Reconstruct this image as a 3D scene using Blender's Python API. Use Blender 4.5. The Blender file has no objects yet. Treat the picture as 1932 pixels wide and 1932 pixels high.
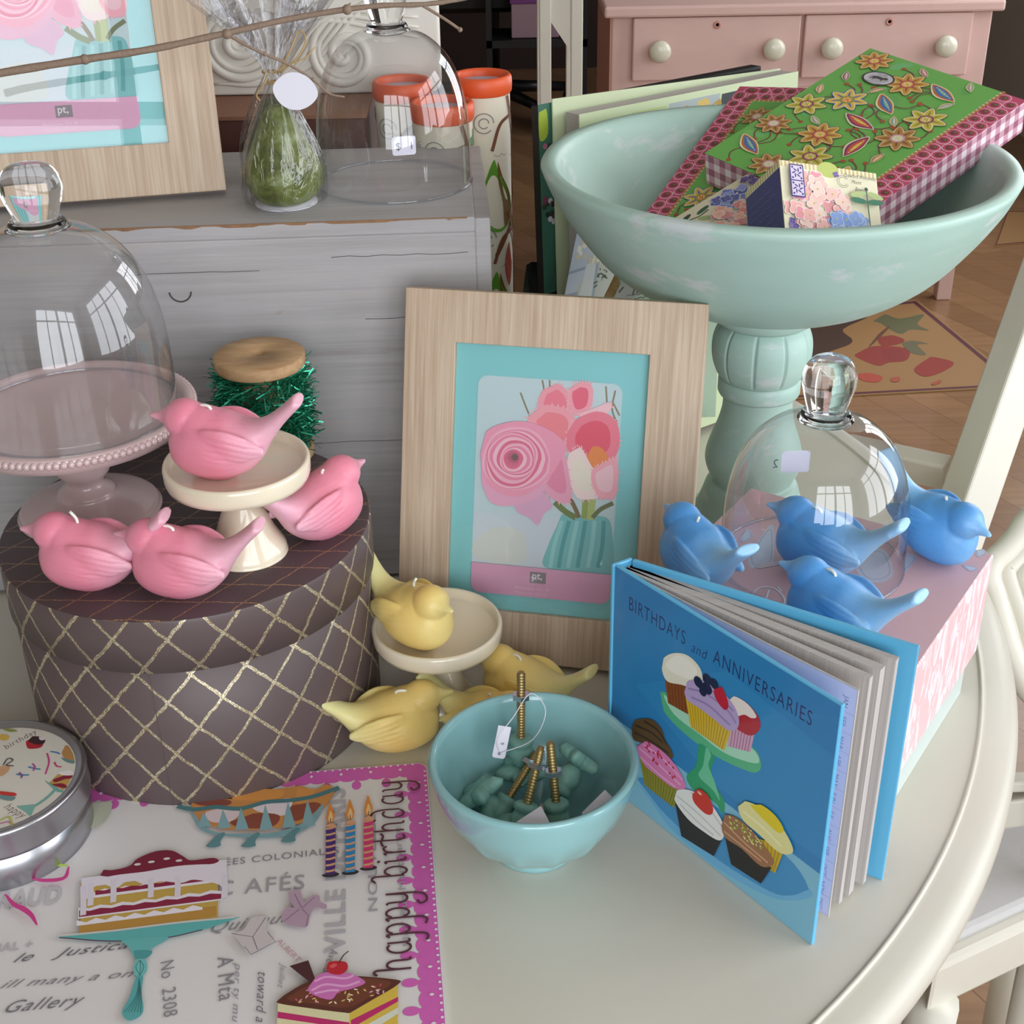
import bpy, bmesh, math, random
import numpy as np
from mathutils import Vector, Matrix
from math import sin, cos, pi, radians, atan2, hypot, sqrt
random.seed(7); rng = np.random.default_rng(7)
S = bpy.context.scene; COL = S.collection
CM = 0.01; TZ = 75.0          # authored in centimetres, table top is z = 0, the floor is z = -75

# ---------------------------------------------------------------- camera
F_PX, PITCH, ROLL, CAM_H = 2600.0, radians(29.5), radians(1.07), 57.4
fwd = np.array([0, cos(PITCH), -sin(PITCH)]); rt = np.array([1.0, 0, 0]); dn = np.cross(fwd, rt)
IX = cos(ROLL)*rt + sin(ROLL)*dn; IY = -sin(ROLL)*rt + cos(ROLL)*dn
CAM = np.array([0, 0, CAM_H])
cam_d = bpy.data.cameras.new('camera'); cam = bpy.data.objects.new('camera', cam_d); COL.objects.link(cam)
cam_d.sensor_width = 36; cam_d.lens = F_PX/1932*36; cam_d.clip_start = 0.02; cam_d.clip_end = 100
mw = Matrix.Identity(4)
for i in range(3):
    mw[i][0] = IX[i]; mw[i][1] = -IY[i]; mw[i][2] = -fwd[i]
mw[2][3] = (CAM_H+TZ)*CM
cam.matrix_world = mw
S.camera = cam
# ---------------------------------------------------------------- world, light, exposure
S.view_settings.view_transform = 'Standard'; S.view_settings.look = 'None'
S.view_settings.exposure = 0.1; S.view_settings.gamma = 1.0
S.cycles.use_denoising = True
S.cycles.max_bounces = 10; S.cycles.transparent_max_bounces = 24; S.cycles.transmission_bounces = 10
S.cycles.sample_clamp_indirect = 6.0; S.cycles.blur_glossy = 0.6
wd = bpy.data.worlds.new('world'); S.world = wd; wd.use_nodes = True
wd.node_tree.nodes['Background'].inputs[0].default_value = (0.78, 0.88, 1.0, 1)
wd.node_tree.nodes['Background'].inputs[1].default_value = 1.0
def area(name, loc, target, sx, sy, power, col):
    l = bpy.data.lights.new(name, 'AREA'); l.shape = 'RECTANGLE'; l.size = sx*CM; l.size_y = sy*CM
    l.energy = power; l.color = col
    o = bpy.data.objects.new(name, l); COL.objects.link(o)
    o.location = (loc[0]*CM, loc[1]*CM, (loc[2]+TZ)*CM)
    d = Vector((target[0]-loc[0], target[1]-loc[1], target[2]-loc[2]))
    o.rotation_euler = d.to_track_quat('-Z', 'Y').to_euler(); return o
WIN_B = (-40, 150, -5, 150)     # window in the wall behind the camera: x0 x1 z0 z1 at y = -130
WIN_R = (-60, 150, -5, 150)     # window in the right wall: y0 y1 z0 z1 at x = 190
WIN_FILL = (240, 440, -5, 150)     # unseen window added further along the right wall to light the far shop
area('daylight_back_window', (55, -138, 72), (55, 0, 72), 190, 155, 44, (0.93, 0.96, 1.0))
area('daylight_right_window', (198, 45, 72), (0, 45, 72), 210, 155, 38, (0.95, 0.97, 1.0))
area('far_fill_light', (198, 340, 72), (0, 340, 40), 200, 155, 44, (0.97, 0.97, 1.0))  # added fill that brightens the far shop and dresser

# ---------------------------------------------------------------- geometry helpers
def ray(u, v): return fwd + IX*(u-966)/F_PX + IY*(v-966)/F_PX
def at_z(u, v, z): d = ray(u, v); return CAM + d*((z-CAM[2])/d[2])
def at_y(u, v, y): d = ray(u, v); return CAM + d*(y/d[1])
def at_d(u, v, dep): return CAM + ray(u, v)*dep
def unit(v): v = np.array(v, float); return v/np.linalg.norm(v)
def srgb(h):
    h = h.lstrip('#'); o = []
    for i in (0, 2, 4):
        c = int(h[i:i+2], 16)/255; o.append(c/12.92 if c <= .04045 else ((c+.055)/1.055)**2.4)
    return o
class Plane:
    """a flat surface in the place: origin and two axes; tr() takes a sight line to surface coordinates"""
    def __init__(s, o, ex, ey):
        s.o = np.array(o, float); s.ex = unit(ex); ey = np.array(ey, float)
        s.ey = unit(ey - s.ex*np.dot(ey, s.ex)); s.n = np.cross(s.ex, s.ey)
    def tr(s, u, v):
        d = ray(u, v); t = np.dot(s.o-CAM, s.n)/np.dot(d, s.n); p = CAM + d*t - s.o
        return (float(p@s.ex), float(p@s.ey))
    def trs(s, pts): return [s.tr(*p) for p in pts]
    def matrix(s):
        m = Matrix.Identity(4)
        for i in range(3):
            m[i][0] = s.ex[i]; m[i][1] = s.ey[i]; m[i][2] = s.n[i]; m[i][3] = s.o[i]*CM
        m[2][3] += TZ*CM
        return m
class MB:
    def __init__(s): s.v = []; s.f = []; s.m = []; s.c = []; s.uv = []; s.sm = []
    def add(s, verts, faces, mi=0, col=None, smooth=True, uvs=None):
        b = len(s.v); s.v += [tuple(map(float, p)) for p in verts]
        for k, f in enumerate(faces):
            s.f.append([b+i for i in f]); s.m.append(mi); s.c.append(col); s.sm.append(smooth)
            s.uv.append(uvs[k] if uvs else None)
        return s
    def box(s, c, d, rz=0, mi=0, M=None, smooth=False, col=None):
        x, y, z = d[0]/2, d[1]/2, d[2]/2
        vs = [(a*x, b*y, e*z) for a in (-1, 1) for b in (-1, 1) for e in (-1, 1)]
        R = M if M is not None else np.array([[cos(rz), -sin(rz), 0], [sin(rz), cos(rz), 0], [0, 0, 1]])
        vs = [tuple(R@np.array(p)+np.array(c)) for p in vs]
        return s.add(vs, [(0, 1, 3, 2), (4, 6, 7, 5), (0, 4, 5, 1), (2, 3, 7, 6), (0, 2, 6, 4), (1, 5, 7, 3)], mi, col, smooth)
    def lathe(s, prof, n=64, c=(0, 0, 0), mi=0, rf=None, col=None, cap=True, smooth=True):
        """prof: (r, z) outside bottom to top"""
        vs = []; fs = []; uvs = []
        L = [0]
        for i in range(1, len(prof)): L.append(L[-1]+hypot(prof[i][0]-prof[i-1][0], prof[i][1]-prof[i-1][1]))
        R0 = max(p[0] for p in prof)
        for j, (r, z) in enumerate(prof):
            for i in range(n):
                a = 2*pi*i/n; rr = rf(r, z, a) if rf else r
                vs.append((c[0]+rr*cos(a), c[1]+rr*sin(a), c[2]+z))
        for j in range(len(prof)-1):
            for i in range(n):
                i2 = (i+1) % n
                fs.append((j*n+i, j*n+i2, (j+1)*n+i2, (j+1)*n+i))
                uvs.append([(2*pi*i/n*R0, L[j]), (2*pi*(i+1)/n*R0, L[j]), (2*pi*(i+1)/n*R0, L[j+1]), (2*pi*i/n*R0, L[j+1])])
        s.add(vs, fs, mi, col, smooth, uvs)
        if cap:
            b = len(s.v)-len(vs)
            for j, fl in ((0, True), (len(prof)-1, False)):
                if prof[j][0] > 1e-4:
                    ids = [b+j*n+i for i in range(n)]
                    s.f.append(ids[::-1] if fl else ids); s.m.append(mi); s.c.append(col); s.sm.append(False); s.uv.append(None)
        return s
    def tube(s, pts, r, n=8, mi=0, col=None, close=False, cap=True, flat=1.0):
        pts = [np.array(p, float) for p in pts]; m = len(pts)
        rs = r if isinstance(r, (list, tuple)) else [r]*m
        vs = []; prev = None
        for i, p in enumerate(pts):
            a = pts[i-1] if (i > 0 or close) else p
            b = pts[(i+1) % m] if (i < m-1 or close) else p
            t = b-a; t = t/(np.linalg.norm(t)+1e-12)
            if prev is None:
                h = np.array([0, 0, 1.0]) if abs(t[2]) < .9 else np.array([1.0, 0, 0])
                x = np.cross(h, t)
            else: x = prev-t*np.dot(prev, t)
            x /= np.linalg.norm(x)+1e-12; prev = x; y = np.cross(t, x)
            for k in range(n):
                q = 2*pi*k/n; vs.append(p + x*rs[i]*cos(q) + y*rs[i]*sin(q)*flat)
        fs = []
        for i in range(m if close else m-1):
            j = (i+1) % m
            for k in range(n): fs.append((i*n+k, i*n+(k+1) % n, j*n+(k+1) % n, j*n+k))
        if cap and not close: fs += [tuple(range(n))[::-1], tuple((m-1)*n+k for k in range(n))]
        return s.add(vs, fs, mi, col)
    def ell(s, c, r, n=20, m=12, M=None, mi=0, col=None):
        vs = [(0, 0, -1)]; fs = []
        for j in range(1, m):
            p = -pi/2+pi*j/m
            for i in range(n): a = 2*pi*i/n; vs.append((cos(p)*cos(a), cos(p)*sin(a), sin(p)))
        vs.append((0, 0, 1)); T = len(vs)-1
        for i in range(n):
            fs.append((0, 1+(i+1) % n, 1+i)); fs.append((T, 1+(m-2)*n+i, 1+(m-2)*n+(i+1) % n))
            for j in range(m-2): fs.append((1+j*n+i, 1+j*n+(i+1) % n, 1+(j+1)*n+(i+1) % n, 1+(j+1)*n+i))
        r = np.array(r, float)*np.ones(3); R = M if M is not None else np.eye(3)
        return s.add([tuple(R@(np.array(p)*r)+np.array(c)) for p in vs], fs, mi, col)
    def prism(s, pts, z0, z1, mi=0, M=None, o=(0, 0, 0), smooth=False, col=None):
        n = len(pts); vs = [(x, y, z0) for x, y in pts]+[(x, y, z1) for x, y in pts]
        if M is not None: vs = [tuple(M@np.array(p)+np.array(o)) for p in vs]
        s.add(vs, [tuple(range(n))[::-1], tuple(range(n, 2*n))]+[(i, (i+1) % n, n+(i+1) % n, n+i) for i in range(n)], mi, col, smooth)
        return s
    def build(s, name, mats, parent=None, loc=None, rz=0, bevel=0, mw=None, fixn=True, auto=None):
        me = bpy.data.meshes.new(name)
        me.from_pydata([(x*CM, y*CM, z*CM) for x, y, z in s.v], [], s.f)
        if not isinstance(mats, (list, tuple)): mats = [mats]
        for m in mats: me.materials.append(m)
        me.polygons.foreach_set('material_index', s.m)
        me.polygons.foreach_set('use_smooth', s.sm)
        if any(c is not None for c in s.c):
            ca = me.color_attributes.new('Col', 'FLOAT_COLOR', 'CORNER')
            buf = []
            for f, c in zip(s.f, s.c):
                cc = list(srgb(c) if isinstance(c, str) else (c or (1, 1, 1)))+[1]
                for _ in f: buf += cc
            ca.data.foreach_set('color', buf)
        if any(u is not None for u in s.uv):
            ul = me.uv_layers.new(name='UVMap'); buf = []
            for f, u in zip(s.f, s.uv):
                if u is None: u = [(s.v[i][0], s.v[i][1]) for i in f]
                for a in u: buf += [a[0], a[1]]
            ul.data.foreach_set('uv', buf)
        me.update()
        if fixn:
            bm = bmesh.new(); bm.from_mesh(me); bmesh.ops.recalc_face_normals(bm, faces=bm.faces); bm.to_mesh(me); bm.free()
        o = bpy.data.objects.new(name, me); COL.objects.link(o)
        if parent is not None: o.parent = parent
        if loc is not None:
            zz = loc[2] if parent is not None else loc[2]+TZ
            o.location = (loc[0]*CM, loc[1]*CM, zz*CM)
        elif parent is None and mw is None: o.location = (0, 0, TZ*CM)
        if rz: o.rotation_euler = (0, 0, rz)
        if mw is not None: o.matrix_local = mw
        if bevel:
            b = o.modifiers.new('bevel', 'BEVEL'); b.width = bevel*CM; b.segments = 2; b.limit_method = 'ANGLE'; b.angle_limit = radians(40)
        return o
def tag(o, label=None, cat=None, group=None, kind=None):
    if label: o['label'] = label
    if cat: o['category'] = cat
    if group: o['group'] = group
    if kind: o['kind'] = kind
    return o
def thing(name, label, cat, loc=(0, 0, 0), rz=0, group=None, mw=None):
    o = bpy.data.objects.new(name, None); COL.objects.link(o); o.empty_display_size = .02
    if mw is not None: o.matrix_world = mw
    else: o.location = (loc[0]*CM, loc[1]*CM, (loc[2]+TZ)*CM); o.rotation_euler = (0, 0, rz)
    return tag(o, label, cat, group)
def copy_tree(o, parent=None):
    c = o.copy(); COL.objects.link(c)
    if parent is not None: c.parent = parent
    for ch in list(o.children): copy_tree(ch, c)
    return c
def spl(pts, n=8):
    """smooth curve through points (Catmull-Rom)"""
    P = [np.array(p, float) for p in pts]; P = [2*P[0]-P[1]]+P+[2*P[-1]-P[-2]]; out = []
    for i in range(1, len(P)-2):
        for k in range(n):
            t = k/n; a, b, c, d = P[i-1:i+3]
            out.append(.5*((2*b)+(-a+c)*t+(2*a-5*b+4*c-d)*t*t+(-a+3*b-3*c+d)*t**3))
    out.append(P[-2]); return out
def text_mesh(s, size=1.0, space=1.0, shear=0.0, bold=0.0, align='LEFT'):
    cu = bpy.data.curves.new('t', 'FONT'); cu.body = s; cu.size = size; cu.space_character = space; cu.shear = shear
    cu.align_x = align; cu.offset = bold; cu.resolution_u = 3
    o = bpy.data.objects.new('t', cu); COL.objects.link(o)
    bpy.context.view_layer.update()
    me = o.to_mesh(); V = [(v.co.x, v.co.y) for v in me.vertices]; Fc = [tuple(p.vertices) for p in me.polygons]
    o.to_mesh_clear(); bpy.data.objects.remove(o); bpy.data.curves.remove(cu)
    return V, Fc
class Art:
    """printed artwork: flat inked shapes on a surface, one mesh"""
    def __init__(s, step=.0022, pl=None): s.mb = MB(); step = step*.5; s.step = step; s.eps = .00022; s.z = step; s.pl = pl; s.map = None
    def up(s, k=1): s.z += s.step*k; return s
    def tick(s): s.z += s.eps
    def T(s, pts): return [s.pl.tr(*p) for p in pts] if s.pl is not None and s.px else pts
    px = False
    def poly(s, pts, col, up=True):
        s.up() if up else s.tick()
        pts = s.T(pts)
        s.mb.add([(x, y, s.z) for x, y in pts], [tuple(range(len(pts)))], 0, col, False); return s
    def blob(s, pts, col, n=5, up=True):
        P = list(pts)+[pts[0], pts[1], pts[2]]; q = spl(P, n); q = q[n:-2*n] if len(q) > 3*n else q
        k = len(pts)*n; q = q[:k]
        return s.poly([(a[0], a[1]) for a in q], col, up)
    def ell(s, c, r, col, rot=0, n=20, up=True):
        if not isinstance(r, (tuple, list)): r = (r, r)
        return s.poly([(c[0]+r[0]*cos(a)*cos(rot)-r[1]*sin(a)*sin(rot), c[1]+r[0]*cos(a)*sin(rot)+r[1]*sin(a)*cos(rot)) for a in np.linspace(0, 2*pi, n, endpoint=False)], col, up)
    def rect(s, x0, y0, x1, y1, col, up=True): return s.poly([(x0, y0), (x1, y0), (x1, y1), (x0, y1)], col, up)
    def rrect(s, x0, y0, x1, y1, r, col, up=True):
        p = []
        for cx, cy, a0 in ((x1-r, y1-r, 0), (x0+r, y1-r, 90), (x0+r, y0+r, 180), (x1-r, y0+r, 270)):
            p += [(cx+r*cos(radians(a0+k*18)), cy+r*sin(radians(a0+k*18))) for k in range(6)]
        return s.poly(p, col, up)
    def line(s, pts, w, col, curve=True, up=True, taper=False):
        s.up() if up else s.tick()
        pts = s.T(pts)
        P = [np.array(p[:2]) for p in (spl(pts, 6) if curve and len(pts) > 2 else [np.array(p, float) for p in pts])]
        vs = []; m = len(P)
        for i, p in enumerate(P):
            t = P[min(i+1, m-1)]-P[max(i-1, 0)]; t = t/(np.linalg.norm(t)+1e-9); nn = np.array([-t[1], t[0]])
            ww = w/2*(1 if not taper else (.25+.75*sin(pi*min(1, (i+.5)/m))))
            zz = s.z+i*8e-5; vs += [tuple(p+nn*ww)+(zz,), tuple(p-nn*ww)+(zz,)]
        s.z += m*8e-5; s.mb.add(vs, [(2*i, 2*i+1, 2*i+3, 2*i+2) for i in range(m-1)], 0, col, False); return s
    def text(s, t, pos, size, col, rot=0, space=1.0, shear=0.0, bold=0.0, sx=1.0, up=True, align='LEFT', flip=1, ey=None, ex=None):
        if up: s.up()
        V, Fc = text_mesh(t, size, space, shear, bold, align)
        if ex is None: ex = (cos(rot), sin(rot)); ey = (-sin(rot)*flip, cos(rot)*flip)
        vs = [(pos[0]+x*sx*ex[0]+y*ey[0], pos[1]+x*sx*ex[1]+y*ey[1], s.z) for x, y in V]
        s.mb.add(vs, Fc, 0, col, False); return s
    def build(s, name, mat, parent, mw=None, loc=None, mapf=None):
        if mapf: s.mb.v = [mapf(*p) for p in s.mb.v]
        o = s.mb.build(name, mat, parent, loc=loc, mw=mw, fixn=False); return o
# ---------------------------------------------------------------- materials
class N:
    """small node-tree writer"""
    def __init__(s, name):
        s.m = bpy.data.materials.new(name); s.m.use_nodes = True; s.t = s.m.node_tree
        s.p = s.t.nodes['Principled BSDF']; s.out = s.t.nodes['Material Output']
    def n(s, ty, **kw):
        nd = s.t.nodes.new(ty)
        for k, v in kw.items():
            if k in nd.inputs.keys(): s.put(nd.inputs[k], v)
            else: setattr(nd, k, v)
        return nd
    def put(s, sock, v):
        if isinstance(v, bpy.types.NodeSocket): s.t.links.new(v, sock)
        elif isinstance(v, bpy.types.Node): s.t.links.new(v.outputs[0], sock)
        else: sock.default_value = v
    def math(s, op, a, b=0.0, c=None):
        nd = s.t.nodes.new('ShaderNodeMath'); nd.operation = op; s.put(nd.inputs[0], a); s.put(nd.inputs[1], b)
        if c is not None: s.put(nd.inputs[2], c)
        return nd.outputs[0]
    def mix(s, f, a, b):
        nd = s.t.nodes.new('ShaderNodeMix'); nd.data_type = 'RGBA'
        s.put(nd.inputs[0], f); s.put(nd.inputs[6], col(a)); s.put(nd.inputs[7], col(b)); return nd.outputs[2]
    def noise(s, scale, vec=None, detail=4, rough=.5, dist=0):
        nd = s.n('ShaderNodeTexNoise'); nd.inputs['Scale'].default_value = scale; nd.inputs['Detail'].default_value = detail
        nd.inputs['Roughness'].default_value = rough; nd.inputs['Distortion'].default_value = dist
        if vec is not None: s.put(nd.inputs['Vector'], vec)
        return nd.outputs['Fac']
    def obj(s, scale=(1, 1, 1), rot=(0, 0, 0)):
        tc = s.n('ShaderNodeTexCoord'); mp = s.n('ShaderNodeMapping'); mp.inputs['Scale'].default_value = scale
        mp.inputs['Rotation'].default_value = rot; s.t.links.new(tc.outputs['Object'], mp.inputs['Vector']); return mp.outputs[0]
    def ramp(s, f, stops):
        nd = s.n('ShaderNodeValToRGB'); s.put(nd.inputs[0], f); e = nd.color_ramp.elements
        while len(e) < len(stops): e.new(.5)
        for el, (p, c) in zip(e, stops): el.position = p; el.color = col(c)
        return nd.outputs[0]
    def bump(s, h, st=.3, dist=.001):
        nd = s.n('ShaderNodeBump'); nd.inputs['Strength'].default_value = st; nd.inputs['Distance'].default_value = dist
        s.put(nd.inputs['Height'], h); s.t.links.new(nd.outputs[0], s.p.inputs['Normal']); return nd
    def set(s, **kw):
        for k, v in kw.items(): s.put(s.p.inputs[{'rough': 'Roughness', 'base': 'Base Color', 'metal': 'Metallic', 'spec': 'Specular IOR Level', 'coat': 'Coat Weight', 'sss': 'Subsurface Weight', 'crough': 'Coat Roughness', 'sheen': 'Sheen Weight'}[k]], col(v) if k == 'base' else v)
        return s
def col(c):
    if isinstance(c, str): return tuple(srgb(c))+(1,)
    if isinstance(c, (tuple, list)) and len(c) == 3: return tuple(c)+(1,)
    return c
def plain(name, c, rough=.5, metal=0, coat=0, nz=0, sc=300, spec=.5, bump=0, crough=.1):
    n = N(name); n.set(rough=rough, metal=metal, coat=coat, spec=spec, crough=crough)
    if nz:
        c0 = srgb(c); n.set(base=n.mix(n.noise(sc, n.obj()), tuple(max(0, x*(1-nz)) for x in c0), tuple(min(1, x*(1+nz)) for x in c0)))
    else: n.set(base=c)
    if bump: n.bump(n.noise(sc*2, n.obj()), bump, .0006)
    return n.m
def ink(name, rough=.45, coat=0, grain=0.0):
    n = N(name); a = n.n('ShaderNodeAttribute'); a.attribute_name = 'Col'
    n.set(rough=rough, coat=coat); n.put(n.p.inputs['Base Color'], a.outputs['Color']); return n.m
def thin_glass(name, tint=(1, 1, 1), refl=1.0, bump=0, gp=4.5, rough=.0):
    """a thin clear pane or wall: passes light, mirrors more towards grazing"""
    n = N(name); tr = n.n('ShaderNodeBsdfTransparent'); tr.inputs[0].default_value = tuple(tint)+(1,)
    gl = n.n('ShaderNodeBsdfGlossy'); gl.inputs['Roughness'].default_value = rough
    fr = n.n('ShaderNodeLayerWeight'); fr.inputs['Blend'].default_value = .5
    if bump:
        b = n.n('ShaderNodeBump'); b.inputs['Strength'].default_value = bump; b.inputs['Distance'].default_value = .004
        n.put(b.inputs['Height'], n.noise(28, n.obj((1, 1, .35)), 5, .6, .8)); n.t.links.new(b.outputs[0], gl.inputs['Normal']); n.t.links.new(b.outputs[0], fr.inputs['Normal'])
    geo = n.n('ShaderNodeNewGeometry')
    f = n.math('ADD', n.math('MULTIPLY', n.math('POWER', fr.outputs['Facing'], gp), .8), .035*refl)
    mx = n.n('ShaderNodeMixShader'); n.put(mx.inputs[0], f); n.t.links.new(tr.outputs[0], mx.inputs[1]); n.t.links.new(gl.outputs[0], mx.inputs[2])
    n.t.links.new(mx.outputs[0], n.out.inputs[0]); return n.m
def wax(name, c, deep, pale):
    n = N(name); n.p.subsurface_method = 'RANDOM_WALK'
    tc = n.n('ShaderNodeTexCoord'); sx = n.n('ShaderNodeSeparateXYZ'); n.t.links.new(tc.outputs['Object'], sx.inputs[0])
    f = n.math('MULTIPLY', n.math('SUBTRACT', n.math('ABSOLUTE', n.math('ADD', sx.outputs[0], .002)), .012), 36)
    f = n.math('ADD', f, n.math('MULTIPLY', n.math('SUBTRACT', n.noise(60, n.obj()), .5), .5)); cl = n.n('ShaderNodeClamp'); n.put(cl.inputs[0], f)
    body = n.mix(n.noise(45, n.obj(), 3), c, deep)
    n.set(base=n.mix(cl.outputs[0], body, pale), rough=.42, sss=.55, spec=.45, coat=.15, crough=.35)
    n.p.inputs['Subsurface Radius'].default_value = (1.0, .7, .6); n.p.inputs['Subsurface Scale'].default_value = .006
    st = n.noise(1.0, n.obj((90, 420, 500)), 3, .6)
    n.bump(st, .35, .0007); return n.m
M = {}
M['table'] = (lambda n: (n.set(base=n.mix(n.noise(9, n.obj(), 3), '#c6c1b3', '#d0cbbe'), rough=.42, coat=.15, crough=.3), n.bump(n.noise(1, n.obj((60, 260, 60)), 4), .12, .0006), n.m)[-1])(N('cream painted wood'))
M['chairwhite'] = plain('ivory painted wood', '#dcd8ca', .4, nz=.04, sc=30)
def wood(name, a, b, c, sx=(300, 300, 9), rough=.55, rot=(0, 0, 0)):
    n = N(name); v = n.obj(sx, rot); g = n.noise(1, v, 5, .65, .15); g2 = n.noise(1, n.obj(tuple(x*.22 for x in sx), rot), 3, .5)
    f = n.math('ADD', n.math('MULTIPLY', g, .75), n.math('MULTIPLY', g2, .35))
    n.set(base=n.ramp(f, [(.36, a), (.52, b), (.68, c)]), rough=rough); n.bump(g, .25, .0004); return n.m
M['oak'] = wood('pale oak veneer', '#ab937c', '#c0a88f', '#d2bfa8', (330, 8, 330))
M['oak_h'] = wood('pale oak edge', '#8e7a66', '#a89480', '#b9a894', (330, 330, 8))
M['spoolwood'] = wood('turned birch', '#a5805a', '#b8946b', '#c6a57d', (40, 160, 160), .6)
M['easelwood'] = wood('raw pine', '#a67f52', '#c39c6c', '#d2b083', (200, 200, 10), .6)
n = N('grey washed crate wood')
v = n.obj((5, 60, 170)); g = n.noise(1, v, 6, .7, .3); big = n.noise(5, n.obj((1, 1, 3)), 3)
c1 = n.ramp(n.math('ADD', n.math('MULTIPLY', g, .6), n.math('MULTIPLY', big, .4)), [(.3, '#8f8a86'), (.42, '#a29f9f'), (.55, '#aeabac'), (.75, '#b2aba4')])
wr = n.ramp(n.noise(1, n.obj((16, 40, 60)), 5, .7, .5), [(.66, (0, 0, 0)), (.73, (1, 1, 1))])
n.set(base=n.mix(n.math('MULTIPLY', wr, .55), c1, '#98704e'), rough=.6); n.bump(g, .35, .0009); M['crate'] = n.m
M['crateedge'] = plain('worn orange wood edge', '#8a6545', .6, nz=.4, sc=120)
M['brownbox'] = plain('dark brown carton', '#5a332a', .6, nz=.08, sc=60)
M['porcpink'] = plain('glazed mauve pink stoneware', '#cdb3b2', .18, coat=.6, nz=.03, sc=40)
M['porccream'] = plain('glazed cream stoneware', '#e8dcc3', .16, coat=.6, nz=.02, sc=40)
M['porcteal'] = plain('glazed aqua stoneware', '#8fbfc2', .15, coat=.6, nz=.04, sc=60)
M['waxpink'] = wax('pink candle wax', '#eb97aa', '#e5839b', '#e4b0c0')
M['waxblue'] = wax('blue candle wax', '#62a6e0', '#4a94d8', '#9dcbec')
M['waxyellow'] = wax('yellow candle wax', '#f1d888', '#ecc972', '#e6dfa0')
M['wick'] = plain('waxed cotton wick', '#f1eee6', .6)
M['glass'] = thin_glass('clear dome glass', (.955, .96, .965), 2.4, gp=2.9)
n = N('solid clear glass'); n.set(base=(1, 1, 1), rough=0.0); n.p.inputs['Transmission Weight'].default_value = 1; n.p.inputs['IOR'].default_value = 1.48; M['solidglass'] = n.m
M['pane'] = thin_glass('picture glass', (.985, .99, .99), .8)
M['cello'] = thin_glass('cellophane film', (.93, .93, .94), 2.3, bump=1.6, gp=3.0, rough=.08)
M['ink'] = ink('printed paper ink', .5); M['inkgloss'] = ink('glossy printed cover', .3, .25); M['inkmat'] = ink('printed matte board', .6)
M['paper'] = plain('white paper', '#e8e6ee', .6); M['label'] = plain('white sticker', '#e4e2ee', .5)
M['pages'] = (lambda n: (n.set(base=n.mix(n.noise(1, n.obj((3, 3000, 3)), 2), '#9c958e', '#d2ccca'), rough=.6), n.m)[-1])(N('page edges'))
M['aqua'] = plain('aqua card', '#86cdd0', .45)
M['metal'] = plain('brushed tin', '#b9bac0', .3, metal=1)
M['bolt'] = plain('yellow zinc threaded rod', '#a08a5a', .4, metal=.8); M['nut'] = plain('bright zinc', '#c9ccd2', .25, metal=1)
M['black'] = plain('black plastic', '#141416', .4); M['green'] = plain('verdigris painted iron', '#7ba99d', .6, nz=.38, sc=170)
def distressed(name, base, dark, wear, amt=.66):
    n = N(name); w = n.ramp(n.noise(1, n.obj((14, 14, 34)), 6, .65, .3), [(amt, (0, 0, 0)), (amt+.07, (1, 1, 1))])
    b = n.mix(n.noise(20, n.obj((1, 1, 3)), 4), base, dark)
    n.set(base=n.mix(n.math('MULTIPLY', w, .7), b, wear), rough=.45); n.bump(n.noise(1, n.obj((60, 60, 300)), 4), .18, .0006); return n.m
M['mint'] = distressed('distressed mint paint', '#b3d0c5', '#a5c4b8', '#d3d6d8', .585)
M['dresser'] = distressed('pink chalk paint', '#dcbab1', '#d4b1a8', '#e2cac2', .8)
M['dressershade'] = plain('pink chalk paint shaded', '#c98f80', .5, nz=.05, sc=10)  # darker copy of the dresser paint, shade put into the colour
M['knobwhite'] = plain('cream ceramic knob', '#dcd9c4', .3, coat=.4)
M['plaster'] = plain('carved ivory plaster', '#dedad0', .55, nz=.06, sc=30)
M['twig'] = plain('bare grey brown bark', '#8a7564', .8, nz=.3, sc=500, bump=.6)
M['raffia'] = plain('raffia', '#b89a68', .8)
n = N('mottled green pear wax'); g = n.noise(70, n.obj(), 6, .65, .4)
n.set(base=n.ramp(g, [(.38, '#4a551c'), (.52, '#69742f'), (.6, '#7f8a54'), (.72, '#93a078')]), rough=.5); n.bump(g, .4, .001); M['pear'] = n.m
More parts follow.
